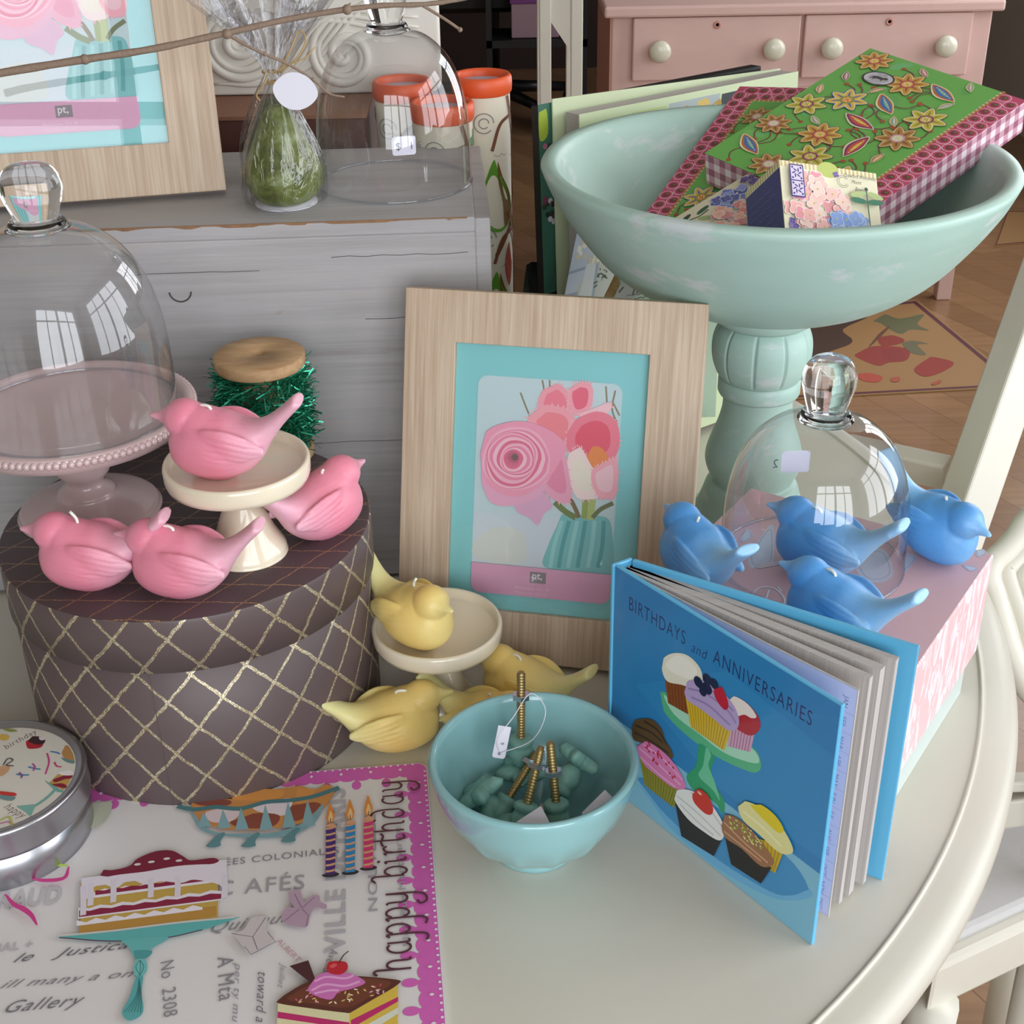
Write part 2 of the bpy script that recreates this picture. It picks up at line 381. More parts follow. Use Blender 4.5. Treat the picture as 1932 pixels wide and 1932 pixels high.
def hatmat(name, top):
    n = N(name); uv = n.n('ShaderNodeUVMap'); sp = n.n('ShaderNodeSeparateXYZ'); n.t.links.new(uv.outputs[0], sp.inputs[0])
    u, v = sp.outputs[0], sp.outputs[1]
    nz = n.math('MULTIPLY', n.math('SUBTRACT', n.noise(120, n.obj(), 2), .5), .12)
    def ln(a, b, p, w):
        t = n.math('ADD', n.math('ADD', n.math('MULTIPLY', u, a/p), n.math('MULTIPLY', v, b/p)), nz)
        d = n.math('ABSOLUTE', n.math('SUBTRACT', n.math('FRACT', n.math('ADD', t, 500.37)), .5)); return n.math('LESS_THAN', d, w/p/2)
    if top: l1 = ln(.06, 1, 1.95, .09); l2 = ln(-.80, .6, 2.05, .09)
    else: l1 = ln(.77, .64, 2.45, .2); l2 = ln(-.77, .64, 2.45, .2)
    l = n.math('MAXIMUM', l1, l2)
    base = n.mix(n.noise(14, n.obj(), 4), '#574949' if not top else '#463739', '#635454' if not top else '#504144')
    vo = n.n('ShaderNodeTexVoronoi'); vo.inputs['Scale'].default_value = 2600; n.put(vo.inputs['Vector'], n.obj())
    sps = n.n('ShaderNodeSeparateColor'); n.t.links.new(vo.outputs['Color'], sps.inputs[0])
    sparkle = n.ramp(sps.outputs[0], [(.0, '#7d6a48'), (.5, '#a8946a'), (.8, '#d8d0b4'), (.95, '#fbf7ea')])
    if top: sparkle = n.ramp(sps.outputs[0], [(.0, '#6a4a3c'), (.6, '#8f6d50'), (.95, '#bfa27c')])
    n.set(base=n.mix(l, base, sparkle), rough=n.math('SUBTRACT', .5, n.math('MULTIPLY', l, .15)), spec=.4)
    n.set(metal=n.math('MULTIPLY', l, .35)); n.set(coat=.25 if top else .12, crough=.3)
    b = n.bump(sps.outputs[1], .0, .0008); n.put(b.inputs['Strength'], n.math('MULTIPLY', l, .8)); return n.m
M['hatside'] = hatmat('taupe paper with glitter lattice', False); M['hattop'] = hatmat('taupe lid with fine gold lattice', True)
n = N('pink paper with white brush pattern')
pt = n.ramp(n.noise(1, n.obj((90, 90, 26)), 4, .6, 1.5), [(.5, (0, 0, 0)), (.56, (1, 1, 1))])
n.set(base=n.mix(pt, '#e9bfc1', '#ece0e6'), rough=.5); M['giftside'] = n.m
M['gifttop'] = plain('dusty pink board', '#cfa9ad', .5, nz=.05, sc=14); M['giftbase'] = plain('pale grey green board', '#c3cec9', .5, nz=.02, sc=30)
n = N('wood plank floor')
br = n.n('ShaderNodeTexBrick'); br.inputs['Scale'].default_value = 1; br.inputs['Brick Width'].default_value = .9; br.inputs['Row Height'].default_value = .085
br.inputs['Mortar Size'].default_value = .0012; br.offset = .37; n.put(br.inputs['Vector'], n.obj((1, 1, 1), (0, 0, radians(62))))
br.inputs['Color1'].default_value = col('#8d6a4c'); br.inputs['Color2'].default_value = col('#a5805c'); br.inputs['Mortar'].default_value = col('#7d5a3c')
gr = n.noise(1, n.obj((3, 60, 3), (0, 0, radians(62))), 5, .6, .5)
n.set(base=n.mix(n.math('MULTIPLY', n.ramp(gr, [(.4, (0, 0, 0)), (.7, (1, 1, 1))]), .45), br.outputs[0], '#76543a'), rough=.3, coat=.2); M['floor'] = n.m
M['wallc'] = plain('warm white plaster', '#b9b3a8', .8); M['wallshade'] = plain('far wall shadow brown', '#2c1a14', .7); M['winframe'] = plain('white window frame', '#d8d8d4', .4)  # dark brown puts the shadow of the room's far end into the wall colour
n = N('pink gingham wrap'); uv = n.obj((1, 1, 1)); sp = n.n('ShaderNodeSeparateXYZ'); n.t.links.new(uv, sp.inputs[0])
def chk(o, p): return n.math('GREATER_THAN', n.math('FRACT', n.math('ADD', n.math('MULTIPLY', o, 1/p), 100.0)), .5)
cc = n.math('MULTIPLY', n.math('ADD', chk(n.math('ADD', sp.outputs[0], sp.outputs[1]), .011), chk(sp.outputs[2], .011)), .5)
n.set(base=n.ramp(cc, [(0, '#ead9e0'), (.5, '#c99aaa'), (1, '#9a5f74')]), rough=.35, coat=.4); M['gingham'] = n.m
n = N('metallic green tinsel'); n.set(base='#3fa888', metal=.8, rough=.28); M['tinsel'] = n.m
M['seatpad'] = plain('pale grey seat fabric', '#c9c7c6', .8, nz=.04, sc=200)
# ---------------------------------------------------------------- the room
def struct(mb, name, mat, **kw): return tag(mb.build(name, mat, **kw), kind='structure')
X0, X1, Y0, Y1, ZF, ZC = -260, 190, -130, 640, -75, 190
struct(MB().box(((X0+X1)/2, (Y0+Y1)/2, ZF-2), (X1-X0+20, Y1-Y0+20, 4)), 'floor', M['floor'])
struct(MB().box(((X0+X1)/2, (Y0+Y1)/2, ZC+2), (X1-X0+20, Y1-Y0+20, 4)), 'ceiling', M['wallc'])
struct(MB().box(((X0+X1)/2, Y1+3, (ZF+ZC)/2), (X1-X0+12, 6, ZC-ZF)), 'wall_far', M['wallshade'])
struct(MB().box((X0-3, (Y0+Y1)/2, (ZF+ZC)/2), (6, Y1-Y0, ZC-ZF)), 'wall_left', M['wallc'])
def holed(axis, at, a0, a1, w):
    mb = MB(); th = 6
    for b0, b1, c0, c1 in ((a0, w[0], ZF, ZC), (w[1], a1, ZF, ZC), (w[0], w[1], ZF, w[2]), (w[0], w[1], w[3], ZC)):
        c = ((b0+b1)/2, at, (c0+c1)/2); d = (b1-b0, th, c1-c0)
        if axis == 'y': c = (c[1], c[0], c[2]); d = (d[1], d[0], d[2])
        mb.box(c, d)
    return mb
struct(holed('x', Y0-3, X0-6, X1+6, WIN_B), 'wall_back', M['wallc'])
wr_ = holed('y', X1+3, Y0, 200, WIN_R); w2_ = holed('y', X1+3, 200, Y1, WIN_FILL); wr_.add(w2_.v, w2_.f, smooth=False)
struct(wr_, 'wall_right', M['wallc'])
def window(axis, at, w, cols, rows, name):
    mb = MB()
    def bar(a, z, da, dz):
        c = (a, at, z); d = (da, 5, dz)
        if axis == 'y': c = (at, a, z); d = (5, da, dz)
        mb.box(c, d)
    for i in range(cols+1): bar(w[0]+(w[1]-w[0])*i/cols, (w[2]+w[3])/2, 9 if i in (0, cols) or i == cols//2 else 4, w[3]-w[2])
    for z in [w[2], w[3]]+[w[2]+(w[3]-w[2])*k for k in rows]: bar((w[0]+w[1])/2, z, w[1]-w[0], 6 if z in (w[2], w[3]) else 4)
    struct(mb, name, M['winframe'])
window('x', Y0-1, WIN_B, 4, [.72], 'window_1'); window('y', X1+1, WIN_R, 4, [.72], 'window_2'); window('y', X1+1, WIN_FILL, 4, [.72], 'fill_window')  # the third one is unseen, added for the far fill light

# ---------------------------------------------------------------- round table
TC = (-26.7, 92.6)
t = thing('round_table', 'large round cream painted table carrying the whole display, bead ring near its edge', 'table', (TC[0], TC[1], -75))
MB().lathe([(0, 71.5), (60.2, 71.5), (62.2, 72.0), (63.1, 72.6), (63.5, 73.3), (63.45, 73.9), (63.2, 74.35), (62.8, 74.65), (62.2, 74.82), (61.3, 74.92), (61.13, 74.94), (61.08, 74.96), (61.04, 75.1), (61.0, 75.13), (60.9, 75.13), (60.86, 75.1), (60.82, 74.97), (60.77, 74.98), (60.6, 75), (0, 75)], 200).build('tabletop', M['table'], t)
MB().lathe([(54, 64), (56, 64), (56, 71.5), (54, 71.5)], 120, cap=False).build('apron', M['table'], t)
MB().lathe([(0, 8), (9, 8), (10, 12), (7, 18), (6, 28), (8.5, 40), (9.5, 48), (7, 56), (9, 62), (16, 66), (16, 71.5), (0, 71.5)], 48).build('pedestal', M['table'], t)
for k in range(4):
    a = pi/4+k*pi/2
    MB().tube(spl([(4*cos(a), 4*sin(a), 17), (20*cos(a), 20*sin(a), 14), (34*cos(a), 34*sin(a), 5), (42*cos(a), 42*sin(a), 2.2)], 5), [4]*5+[3.5]*5+[2.6]*5+[2.2], 12).build('leg', M['table'], t)

# ---------------------------------------------------------------- crate behind
cr = radians(2.6)
t = thing('wooden_crate', 'large grey washed wooden crate with worn orange edges, standing at the back of the table', 'crate', (-1.1, 91.7, 0), -cr*-1)
w_, d_, h_ = 64, 19, 28.7
MB().box((-(w_+1.05)/2, .9, 14.0), (w_-1.05, 1.8, 27.3), smooth=False).build('front_panel', M['crate'], t, bevel=.12)
MB().box((-.55, d_/2, 14.3), (1.1, d_, 28.6)).build('side_panel', M['crate'], t, bevel=.14)
MB().box((-w_-.0, d_/2, 14.3), (1.1, d_, 28.6)).build('side_panel', M['crate'], t, bevel=.14)
MB().box((-(w_+1.05)/2, d_/2+.0, 28.15), (w_-1.05, d_, 1.1)).build('top_panel', M['crate'], t, bevel=.14)
vs = []; x = -w_+1; q = .05      # strip where paint has rubbed off the front top edge
while x < -1.2:
    q = random.choice([.015, .015, .03, .07, .13, .17]) if random.random() < .45 else q; vs.append((x, q)); x += random.uniform(.15, .7)
mb = MB(); n_ = len(vs)
mb.add([(x, -.03, 28.72) for x, q in vs]+[(x, -.03, 28.66-q) for x, q in vs]+[(x, .05, 28.72) for x, q in vs], [(i, i+1, n_+i+1, n_+i) for i in range(n_-1)]+[(i, 2*n_+i, 2*n_+i+1, i+1) for i in range(n_-1)], smooth=False)
mb.build('worn_edge', M['crateedge'], t)
M['crack'] = plain('dark crack', '#4a4240', .9)
for z, xa, xb in ((26.2, -11, -1.6), (25.4, -25, -16), (21.6, -9, -1.6), (12.0, -28, -5), (5.5, -30, -10)):
    p = [(xa+(xb-xa)*k/8, -.012, z+random.uniform(-.05, .05)) for k in range(9)]
    MB().tube(p, .02, 4).build('board_crack', M['crack'], t)
mb = MB(); mb.tube([(-21.6+.75*cos(a), -.01, 24.1+.75*sin(a)) for a in np.linspace(pi*1.02, pi*1.98, 12)], .06, 5)
mb.build('wood_knot', bpy.data.materials['dark crack'], t)

# ---------------------------------------------------------------- hat box
HB = (-20.7, 76.5)
t = thing('hat_box', 'round taupe hat box with a glitter diamond lattice, carrying the pink birds', 'box', (HB[0], HB[1], 0))
MB().lathe([(11.3, 0), (11.4, .15), (11.42, 13.3)], 160).build('box_body', M['hatside'], t)
l = MB().lathe([(11.5, 10.4), (11.62, 10.4), (11.62, 13.75), (11.55, 13.92)], 160, cap=False).build('lid', M['hatside'], t)
mb = MB().lathe([(11.55, 13.92), (11.42, 13.99), (0.01, 14.0)], 160, cap=False)
for i in range(len(mb.uv)): mb.uv[i] = [(mb.v[k][0], mb.v[k][1]) for k in mb.f[i]]
mb.build('lid_top', M['hattop'], l)
MB().box((-.5, -11.4, 5.1), (.05, .06, 10.3), 0).build('paper_seam', M['hatside'], t)

# ---------------------------------------------------------------- glass domes
def cloche(name, label, loc, R, H, kr, kh, rz=0, knob=True, wob=None):
    t = thing(name, label, 'glass dome', loc, rz, 'glass cloches')
    pr = [(1, 0), (.998, .12), (.995, .25), (.985, .38), (.96, .5), (.915, .61), (.85, .71), (.76, .8), (.64, .875), (.5, .935), (.36, .97), (.22, .99), (.1, 1), (.004, 1)]
    th = .16
    pts = spl([(R*r, H*z) for r, z in pr], 3)
    o = [(max(.001, p[0]), p[1]) for p in pts]
    prof = [(max(.001, a-th), min(b, H)*(1-th/H)+(.0)) for a, b in o][::-1]+[(R-th, .02), (R-th*.5, 0), (R, .03)]+o
    MB().lathe(o, 128, cap=False).build('dome', M['glass'], t)
    MB().tube([(R*cos(a), R*sin(a), .07) for a in np.linspace(0, 2*pi, 96, endpoint=False)], .1, 8, close=True).build('rim', M['rimglass'], t)
    if knob:
        z = H-.05
        k = [(.001, z), (kr*.86, z+.05), (kr*.92, z+.18), (kr*.84, z+.34), (kr*.70, z+.42), (kr*.78, z+.8), (kr*.92, z+kh*.42), (kr, z+kh*.6), (kr*.93, z+kh*.78), (kr*.72, z+kh*.92), (kr*.4, z+kh*.985), (.001, z+kh)]
        MB().lathe([(max(.001, p[0]), p[1]) for p in spl(k, 5)], 64, cap=False).build('knob', M['solidglass'], t)
        MB().lathe([(.001, H-.5), (kr*.75, H-.42), (kr*1.05, H-.2), (kr*.9, H-.02), (.001, H)], 48, cap=False).build('glass_boss', M['solidglass'], t)
    return t
M['rimglass'] = thin_glass('glass rim', (.90, .92, .95), 3.0)
def sticker(t, R, H, z, ang, w, h, txt, inside=False):
    """small price sticker curved round the dome"""
    r = R*.975+.04 if not inside else R*.965
    a = Art(.003); a.rrect(-w/2, -h/2, w/2, h/2, .18, '#e2e0ee'); a.text(txt, (-w*.36, -h*.2), h*.55, '#55555f', space=1.5)
    def mp(x, y, q):
        th = ang + x/r; return ((r+q)*cos(th), (r+q)*sin(th), z+y)
    n0 = []
    a.build('price_sticker', M['ink'], t, mapf=mp)
c2 = cloche('glass_cloche', 'clear glass dome with a white price sticker, standing on the grey crate', (-8.1, 100.4, 28.75), 5.6, 10.9, 1.55, 3.6)
sticker(c2, 5.6, 10.9, 4.0, radians(-78), 1.65, 1.3, '$ 16')
c1 = cloche('glass_cloche', 'large clear glass dome covering the mauve pink beaded cake stand', (-27.2, 78.0, 21.05), 6.45, 12.0, 1.78, 3.6)
c3 = cloche('glass_cloche', 'clear glass dome among the blue birds on the pink gift box', (19.0, 74.9, 11.02), 5.75, 10.3, 1.62, 3.9)
sticker(c3, 5.75, 10.3, 4.3, radians(93), 1.9, 1.6, '$ 12', True)

# ---------------------------------------------------------------- cake stands
t = thing('cake_stand', 'mauve pink glazed cake stand with a beaded rim on the hat box', 'cake stand', (-27.3, 78.1, 14))
pr = [(0, 0), (4.2, 0), (4.4, .2), (4.3, .42), (3.6, .72), (2.6, .98), (1.98, 1.18), (1.82, 1.35), (1.76, 1.55), (1.35, 1.85), (1.18, 2.15), (1.35, 2.5), (1.68, 2.95), (1.76, 3.5), (1.6, 4.1), (1.3, 4.7), (1.9, 5.3), (4.5, 5.65), (6.6, 5.95), (7.1, 6.2), (7.25, 6.6), (7.45, 6.95), (7.5, 7.15), (7.35, 7.32), (7.05, 7.35), (6.85, 7.2), (6.7, 6.95), (6.55, 6.92), (0, 6.9)]
MB().lathe([(max(.001, p[0]), p[1]) for p in spl(pr[:17], 3)][:-1]+pr[16:], 128, cap=False).build('stand_body', M['porcpink'], t)
mb = MB()
for k in range(110): a = 2*pi*k/110; mb.ell((7.45*cos(a), 7.45*sin(a), 6.98), (.24, .24, .26), 10, 6)
mb.build('beaded_rim', M['porcpink'], t)
def cream(loc, label):
    t = thing('mini_cake_stand', label, 'cake stand', loc, 0, 'small cream cake stands')
    pr = [(0, 0), (2.25, 0), (2.4, .2), (2.36, .5), (2.1, 1.0), (1.75, 1.7), (1.5, 2.4), (1.2, 3.1), (.88, 3.7), (.74, 4.0), (.84, 4.25), (.95, 4.5), (.9, 4.8), (.84, 5.0)]
    MB().lathe([(max(.001, p[0]), p[1]) for p in spl(pr, 3)], 64).build('stem', M['porccream'], t)
    pl = [(0.001, 5.0), (3.9, 5.05), (4.2, 5.2), (4.3, 5.5), (4.33, 6.2), (4.25, 6.4), (4.08, 6.42), (3.98, 6.25), (3.92, 5.95), (3.75, 5.82), (.001, 5.8)]
    MB().lathe(pl, 96, cap=False).build('plate', M['porccream'], t); return t
cream((-16.2, 72.4, 14), 'small cream cake stand on the hat box with a pink bird on its plate')
cream((-5.1, 75.6, 0), 'small cream cake stand on the table with a yellow bird on its plate')

# ---------------------------------------------------------------- spool of tinsel
t = thing('tinsel_spool', 'wooden spool wound with green tinsel standing at the back of the hat box', 'spool', (-16.7, 85.4, 14))
disc = [(.42, 0), (2.95, 0), (3.05, .12), (3.05, .75), (2.95, .85), (.42, .85)]
MB().lathe(disc+[disc[0]], 64, (0, 0, 6.75), cap=False).build('spool_end', M['spoolwood'], t)
MB().lathe(disc+[disc[0]], 64, cap=False).build('spool_end', M['spoolwood'], t)
MB().lathe([(1.5, .8), (1.5, 6.8)], 32).build('spool_core', M['spoolwood'], t)
mb = MB()
for k in range(3600):
    a = random.uniform(0, 2*pi); z = random.uniform(.9, 6.5); r0 = random.uniform(1.7, 2.8)
    r1 = r0+random.uniform(.25, 1.15)*(1 if random.random() > .12 else 1.5); a2 = a+random.gauss(0, .28); z2 = min(6.9, max(.8, z+random.gauss(0, .45)))
    p = np.array((r0*cos(a), r0*sin(a), z)); q = np.array((min(r1, 3.9)*cos(a2), min(r1, 3.9)*sin(a2), z2)); d = np.cross(q-p, rng.normal(size=3)); d = d/(np.linalg.norm(d)+1e-9)*.045
    mb.add([p-d, p+d, q+d, q-d], [(0, 1, 2, 3)], smooth=False)
tag(mb.build('tinsel_garland', M['tinsel'], t, fixn=False), kind='stuff')

# ---------------------------------------------------------------- bird candles
def bird_mesh():
    mb = MB()
    def loft(secs, n=28):
        vs = []; m = len(secs)
        C = [np.array((s[0], 0, s[1])) for s in secs]
        for i, s in enumerate(secs):
            tg = C[min(i+1, m-1)]-C[max(i-1, 0)]; tg = unit(tg); up = np.cross(tg, (0, -1, 0)) ; up = -up if up[2] < 0 else up
            for k in range(n):
                a = 2*pi*k/n; e = 1.0
                vs.append(C[i]+np.array((0, 1, 0))*s[2]*cos(a)+up*s[3]*sin(a))
        fs = [(i*n+k, i*n+(k+1) % n, (i+1)*n+(k+1) % n, (i+1)*n+k) for i in range(m-1) for k in range(n)]
        fs += [tuple(range(n))[::-1], tuple((m-1)*n+k for k in range(n))]
        mb.add(vs, fs)
    body = [(-2.35, 2.65, .3, .3), (-2.2, 2.6, .8, .85), (-1.9, 2.5, 1.2, 1.35), (-1.4, 2.3, 1.6, 1.8), (-.8, 2.15, 1.85, 2.05), (0, 2.08, 2.02, 2.1), (.8, 2.1, 2.02, 2.05), (1.6, 2.25, 1.85, 1.85), (2.3, 2.5, 1.5, 1.45), (2.9, 2.85, 1.12, 1.0), (3.4, 3.2, .86, .7), (3.9, 3.62, .74, .52), (4.4, 4.08, .74, .42), (4.9, 4.56, .8, .38), (5.35, 5.0, .86, .36), (5.5, 5.14, .82, .3)]
    loft([tuple(p) for p in spl(body, 3)])
    loft([(-1.9, 3.3, .1, .1), (-1.6, 3.3, 1.0, 1.1), (-1.0, 3.1, 1.38, 1.42), (-.4, 2.95, 1.55, 1.42), (.3, 2.75, 1.65, 1.42), (1.2, 2.5, 1.5, 1.3)])
    mb.ell((-1.4, 0, 3.6), (1.28, 1.2, 1.14), 24, 16)
    loft([tuple(p) for p in spl([(-3.5, 3.66, .14, .12), (-3.2, 3.66, .25, .2), (-2.85, 3.66, .36, .32), (-2.5, 3.66, .6, .55), (-1.9, 3.66, .9, .8)], 2)], 16)
    for s in (-1, 1):
        vs = []; n = 16; W = spl([(-.9, 2.6, .1, .1, 1.1), (-.4, 2.7, .2, .7, 1.35), (.4, 2.72, .26, 1.0, 1.60), (1.4, 2.65, .3, 1.05, 1.66), (2.3, 2.5, .28, .85, 1.5), (3.0, 2.35, .22, .5, 1.32), (3.55, 2.28, .14, .2, 1.22)], 3)
        for p in W:
            for k in range(n):
                a = 2*pi*k/n; vs.append((p[0], s*(p[4]+p[2]*cos(a)*1.0), p[1]+p[3]*sin(a)))
        m = len(W)
        mb.add(vs, [(i*n+k, i*n+(k+1) % n, (i+1)*n+(k+1) % n, (i+1)*n+k) for i in range(m-1) for k in range(n)]+[tuple(range(n))[::-1], tuple((m-1)*n+k for k in range(n))])
    o = mb.build('tmp', M['waxpink'])
    r = o.modifiers.new('r', 'REMESH'); r.mode = 'VOXEL'; r.voxel_size = .00085; r.use_smooth_shade = True
    s = o.modifiers.new('s', 'SMOOTH'); s.factor = .6; s.iterations = 7
    dg = bpy.context.evaluated_depsgraph_get(); me = bpy.data.meshes.new_from_object(o.evaluated_get(dg)); bpy.data.objects.remove(o)
    for v in me.vertices:      # carved feather lines on the wings, flat seat
        x, y, z = v.co.x/CM, v.co.y/CM, v.co.z/CM
        if abs(y) > 1.2 and x > .1 and 1.5 < z < 3.7 and x < 3.5:
            q = min(1, (x-.1)/.6)*min(1, (abs(y)-1.2)/.25)*min(1, (z-1.5)/.3, (3.7-z)/.3)
            d = .045*q*(max(0, sin((z+.28*x)*17+sin(x*3)*.5)))
            v.co.y -= math.copysign(d*CM, y)
        if z < .12: v.co.z = .0
        elif z < .2: v.co.z = (z-.12)/.08*.2*CM
    me.name = 'bird_candle'; return me
BM = bird_mesh()
wkmb = {0: [(0.1, 0, 4.0), (.08, .02, 4.5), (-.25, .05, 4.95)], 1: [(0.2, 0, 4.0), (.2, 0, 4.32), (-.15, .1, 4.42), (-.55, .15, 4.3)], 2: [(0.1, 0, 4.0), (.15, .1, 4.4), (.1, .2, 4.52)]}
def bird(clr, x, y, z, yaw, label, wk=1, pitch=0, sc=1.0, group=None):
    o = bpy.data.objects.new('bird_candle', BM); COL.objects.link(o)
    o.material_slots[0].link = 'OBJECT'; o.material_slots[0].material = M['wax'+clr]
    o.location = (x*CM, y*CM, (z+TZ)*CM); o.rotation_euler = (0, radians(pitch), radians(yaw)); o.scale = (sc, sc, sc)
    tag(o, label, 'candle', group or (clr+' bird candles'))
    MB().tube(spl(wkmb[wk], 3), .09, 8).build('wick', M['wick'], o)
    return o
bird('pink', -25.1, 68.9, 14, -8, 'pink bird candle at the front left of the hat box, its wick standing up', 0)
bird('pink', -19.5, 67.9, 14, -11, 'pink bird candle at the front of the hat box, overlapping its neighbour with its beak', 1)
bird('pink', -17.3, 71.5, 19.85, -9, 'pink bird candle sitting on the plate of the cream cake stand', 1)
bird('pink', -11.5, 74.6, 14, -131, 'pink bird candle facing away to the right beside the cream stand on the hat box', 2)
bird('yellow', -6.0, 73.9, 5.86, 134, 'yellow bird candle on the cream stand, tail up towards the left', 0, pitch=5)
bird('yellow', .2, 74.3, 0, -30, 'yellow bird candle right of the cream stand in front of the standing picture frame', 1)
bird('yellow', -7.4, 70.9, 0, -167, 'yellow bird candle lying at the corner of the birthday placemat, tail to the left', 1)
bird('yellow', -1.5, 70.9, 0, 160, 'yellow bird candle mostly hidden behind the aqua bowl', 2, sc=.9)
bird('blue', 11.2, 73.0, 11, -64, 'blue bird candle at the left edge of the pink box, nearest the picture frame', 2)
bird('blue', 18.9, 73.9, 11, -37, 'blue bird candle inside the glass dome on the pink box', 1)
bird('blue', 18.2, 66.6, 11, -43, 'blue bird candle at the front of the pink box, just behind the open book', 1)
bird('blue', 27.0, 75.3, 11, 124, 'blue bird candle at the right corner of the pink box, facing out', 2, pitch=-6)
# ---------------------------------------------------------------- picture frames
FW, FH = 20.3, 25.6
def fbox(sx, sy, s):    # sight-line converter for details studied in an enlarged crop
    return lambda *p: (sx+p[0]/s, sy+p[1]/s)
w1 = unit((.978, -.208, 0)); b1 = np.array([.208, .978, 0]); LEAN = radians(17)
u1 = b1*sin(LEAN)+np.array([0, 0, cos(LEAN)])
P1 = Plane(np.array([-8.46, 80.89, 0])+u1*.5, w1, u1)
def text_fit(a, s, A, B, cap, colr, shear=0, bold=0, space=1.1, flip=1, up=True):
    V, Fc = text_mesh(s, 1.0, space, shear, bold)
    xs = [v[0] for v in V]; x0, x1 = min(xs), max(xs); A = np.array(A); B = np.array(B); L = np.linalg.norm(B-A); ex = (B-A)/L
    ey = np.array((-ex[1], ex[0]))*flip; k = L/(x1-x0); h = cap/.73
    if up: a.up()
    a.mb.add([(A[0]+(x-x0)*k*ex[0]+y*h*ey[0], A[1]+(x-x0)*k*ex[1]+y*h*ey[1], a.z) for x, y in V], Fc, 0, colr, False)
def make_frame(label, mw, pl):
    t = thing('picture_frame', label, 'picture frame', mw=mw, group='pale wood picture frames')
    o0, o1, o2, o3 = 3.55, FW-3.6, 3.55, 22.1
    mb = MB(); T = 1.5
    out = [(0, 0), (FW, 0), (FW, FH), (0, FH)]; inn = [(o0, o2), (o1, o2), (o1, o3), (o0, o3)]
    vs = [(x, y, 0) for x, y in out]+[(x, y, 0) for x, y in inn]+[(x, y, -T) for x, y in out]+[(x, y, -.55) for x, y in inn]
    fs = []; 
    for i in range(4):
        j = (i+1) % 4; fs += [(i, j, 4+j, 4+i), (i, 8+i, 8+j, j), (4+i, 4+j, 12+j, 12+i)]
    fs.append((8, 9, 10, 11)[::-1]); mb.add(vs, fs, smooth=False)
    mb.build('frame_border', M['oak'], t, bevel=.06)
    MB().box(((o0+o1)/2, (o2+o3)/2, -.72), (o1-o0+.3, o3-o2+.3, .3)).build('aqua_backing', M['aqua'], t)
    MB().box(((o0+o1)/2, (o2+o3)/2, -.40), (o1-o0, o3-o2, .02)).build('picture_glass', M['pane'], t)
    hx = FW/2; MB().add([(hx-1.2, 15, -1.55), (hx+1.2, 15, -1.55), (hx+1.8, 2.3, -7), (hx-1.8, 2.3, -7), (hx-1.2, 15, -1.9), (hx+1.2, 15, -1.9), (hx+1.8, 2.3, -7.35), (hx-1.8, 2.3, -7.35)], [(0, 1, 2, 3), (7, 6, 5, 4), (0, 4, 5, 1), (1, 5, 6, 2), (2, 6, 7, 3), (3, 7, 4, 0)], smooth=False).build('easel_back_leg', M['oak_h'], t)
    # printed flower picture
    z = fbox(740, 540, 2.542); a = Art(.0016); pr = Plane(P1.o+P1.n*-.55, P1.ex, P1.ey)
    q = lambda pts: [pr.tr(*z(*p)) for p in pts]
    c = [q([p])[0] for p in ((425, 420), (1113, 480), (1033, 1530), (368, 1455))]
    x0 = (c[0][0]+c[3][0])/2; x1 = (c[1][0]+c[2][0])/2; y1 = (c[0][1]+c[1][1])/2; y0 = (c[2][1]+c[3][1])/2
    a.rrect(x0-.06, y0-.06, x1+.06, y1+.06, .7, '#9fd0d2'); a.rrect(x0, y0, x1, y1, .66, '#c2d6da')
    yb = q([(700, 1350)])[0][1]
    a.rect(x0+.01, yb, x1-.01, yb+3.6, '#c9d4dc')
    a.blob(q([(400, 1210), (470, 1160), (600, 1165), (640, 1220), (620, 1330), (400, 1300)]), '#cfd4cf')
    for p in ([(720, 450), (735, 560), (700, 650)], [(755, 450), (760, 560)], [(615, 510), (650, 600), (680, 660)], [(1025, 480), (1030, 560)], [(1070, 500), (1055, 590), (1080, 660)], [(1090, 620), (1060, 560)]):
        a.line(q(p), .12, '#8c8468')
    P = lambda pts, cc, n=4: a.blob(q(pts), cc, n)
    # vase and stems
    P([(812, 1095), (790, 1150), (745, 1250), (728, 1345), (880, 1366), (1045, 1385), (1062, 1300), (1056, 1190), (1040, 1120), (985, 1100), (900, 1098)], '#79bcbd')
    for i, xx in enumerate((770, 810, 855, 900, 950, 1000)):
        a.line(q([(xx+45-i*6, 1125), (xx+8, 1240), (xx-12, 1350)]), .28, '#569fa2' if i % 2 else '#93cdcc', taper=False)
    for p, w, cc in (([(780, 1035), (830, 1080), (880, 1110)], .42, '#6f7f45'), ([(850, 1010), (880, 1070), (895, 1110)], .3, '#7c6a48'), ([(930, 1020), (925, 1115)], .5, '#93a357'), ([(960, 1020), (950, 1120)], .5, '#aebc74'), ([(1060, 1040), (1000, 1070), (960, 1110)], .3, '#6f7650')): a.line(q(p), w, cc)
    # back tulips
    def petal(pts, cc, hi=None, fr=14):
        Q = q(pts); a.blob(Q, cc, 4)
        c0 = np.mean(np.array(Q), axis=0)
        if hi: a.blob([tuple(c0+(np.array(p)-c0)*.66) for p in Q], hi, 4)
        R = [np.array(p[:2]) for p in spl(Q+Q[:1], 5)]
        random.seed(len(pts)*7+int(pts[0][0]))
        a.up()
        for p in R:
            if random.random() < .7:
                d = unit(p-c0); r = random.uniform(.08, .3); nn = np.array((-d[1], d[0]))*.07
                a.poly([tuple(p-nn), tuple(p+nn), tuple(p+d*r)], '#f5b9c2', up=False)
    petal([(720, 500), (790, 465), (850, 520), (860, 590), (800, 640), (700, 600)], '#f0a0ac', '#ee7f92')
    petal([(850, 490), (900, 460), (960, 480), (950, 590), (880, 620), (850, 560)], '#f3a3b0', '#e86880')
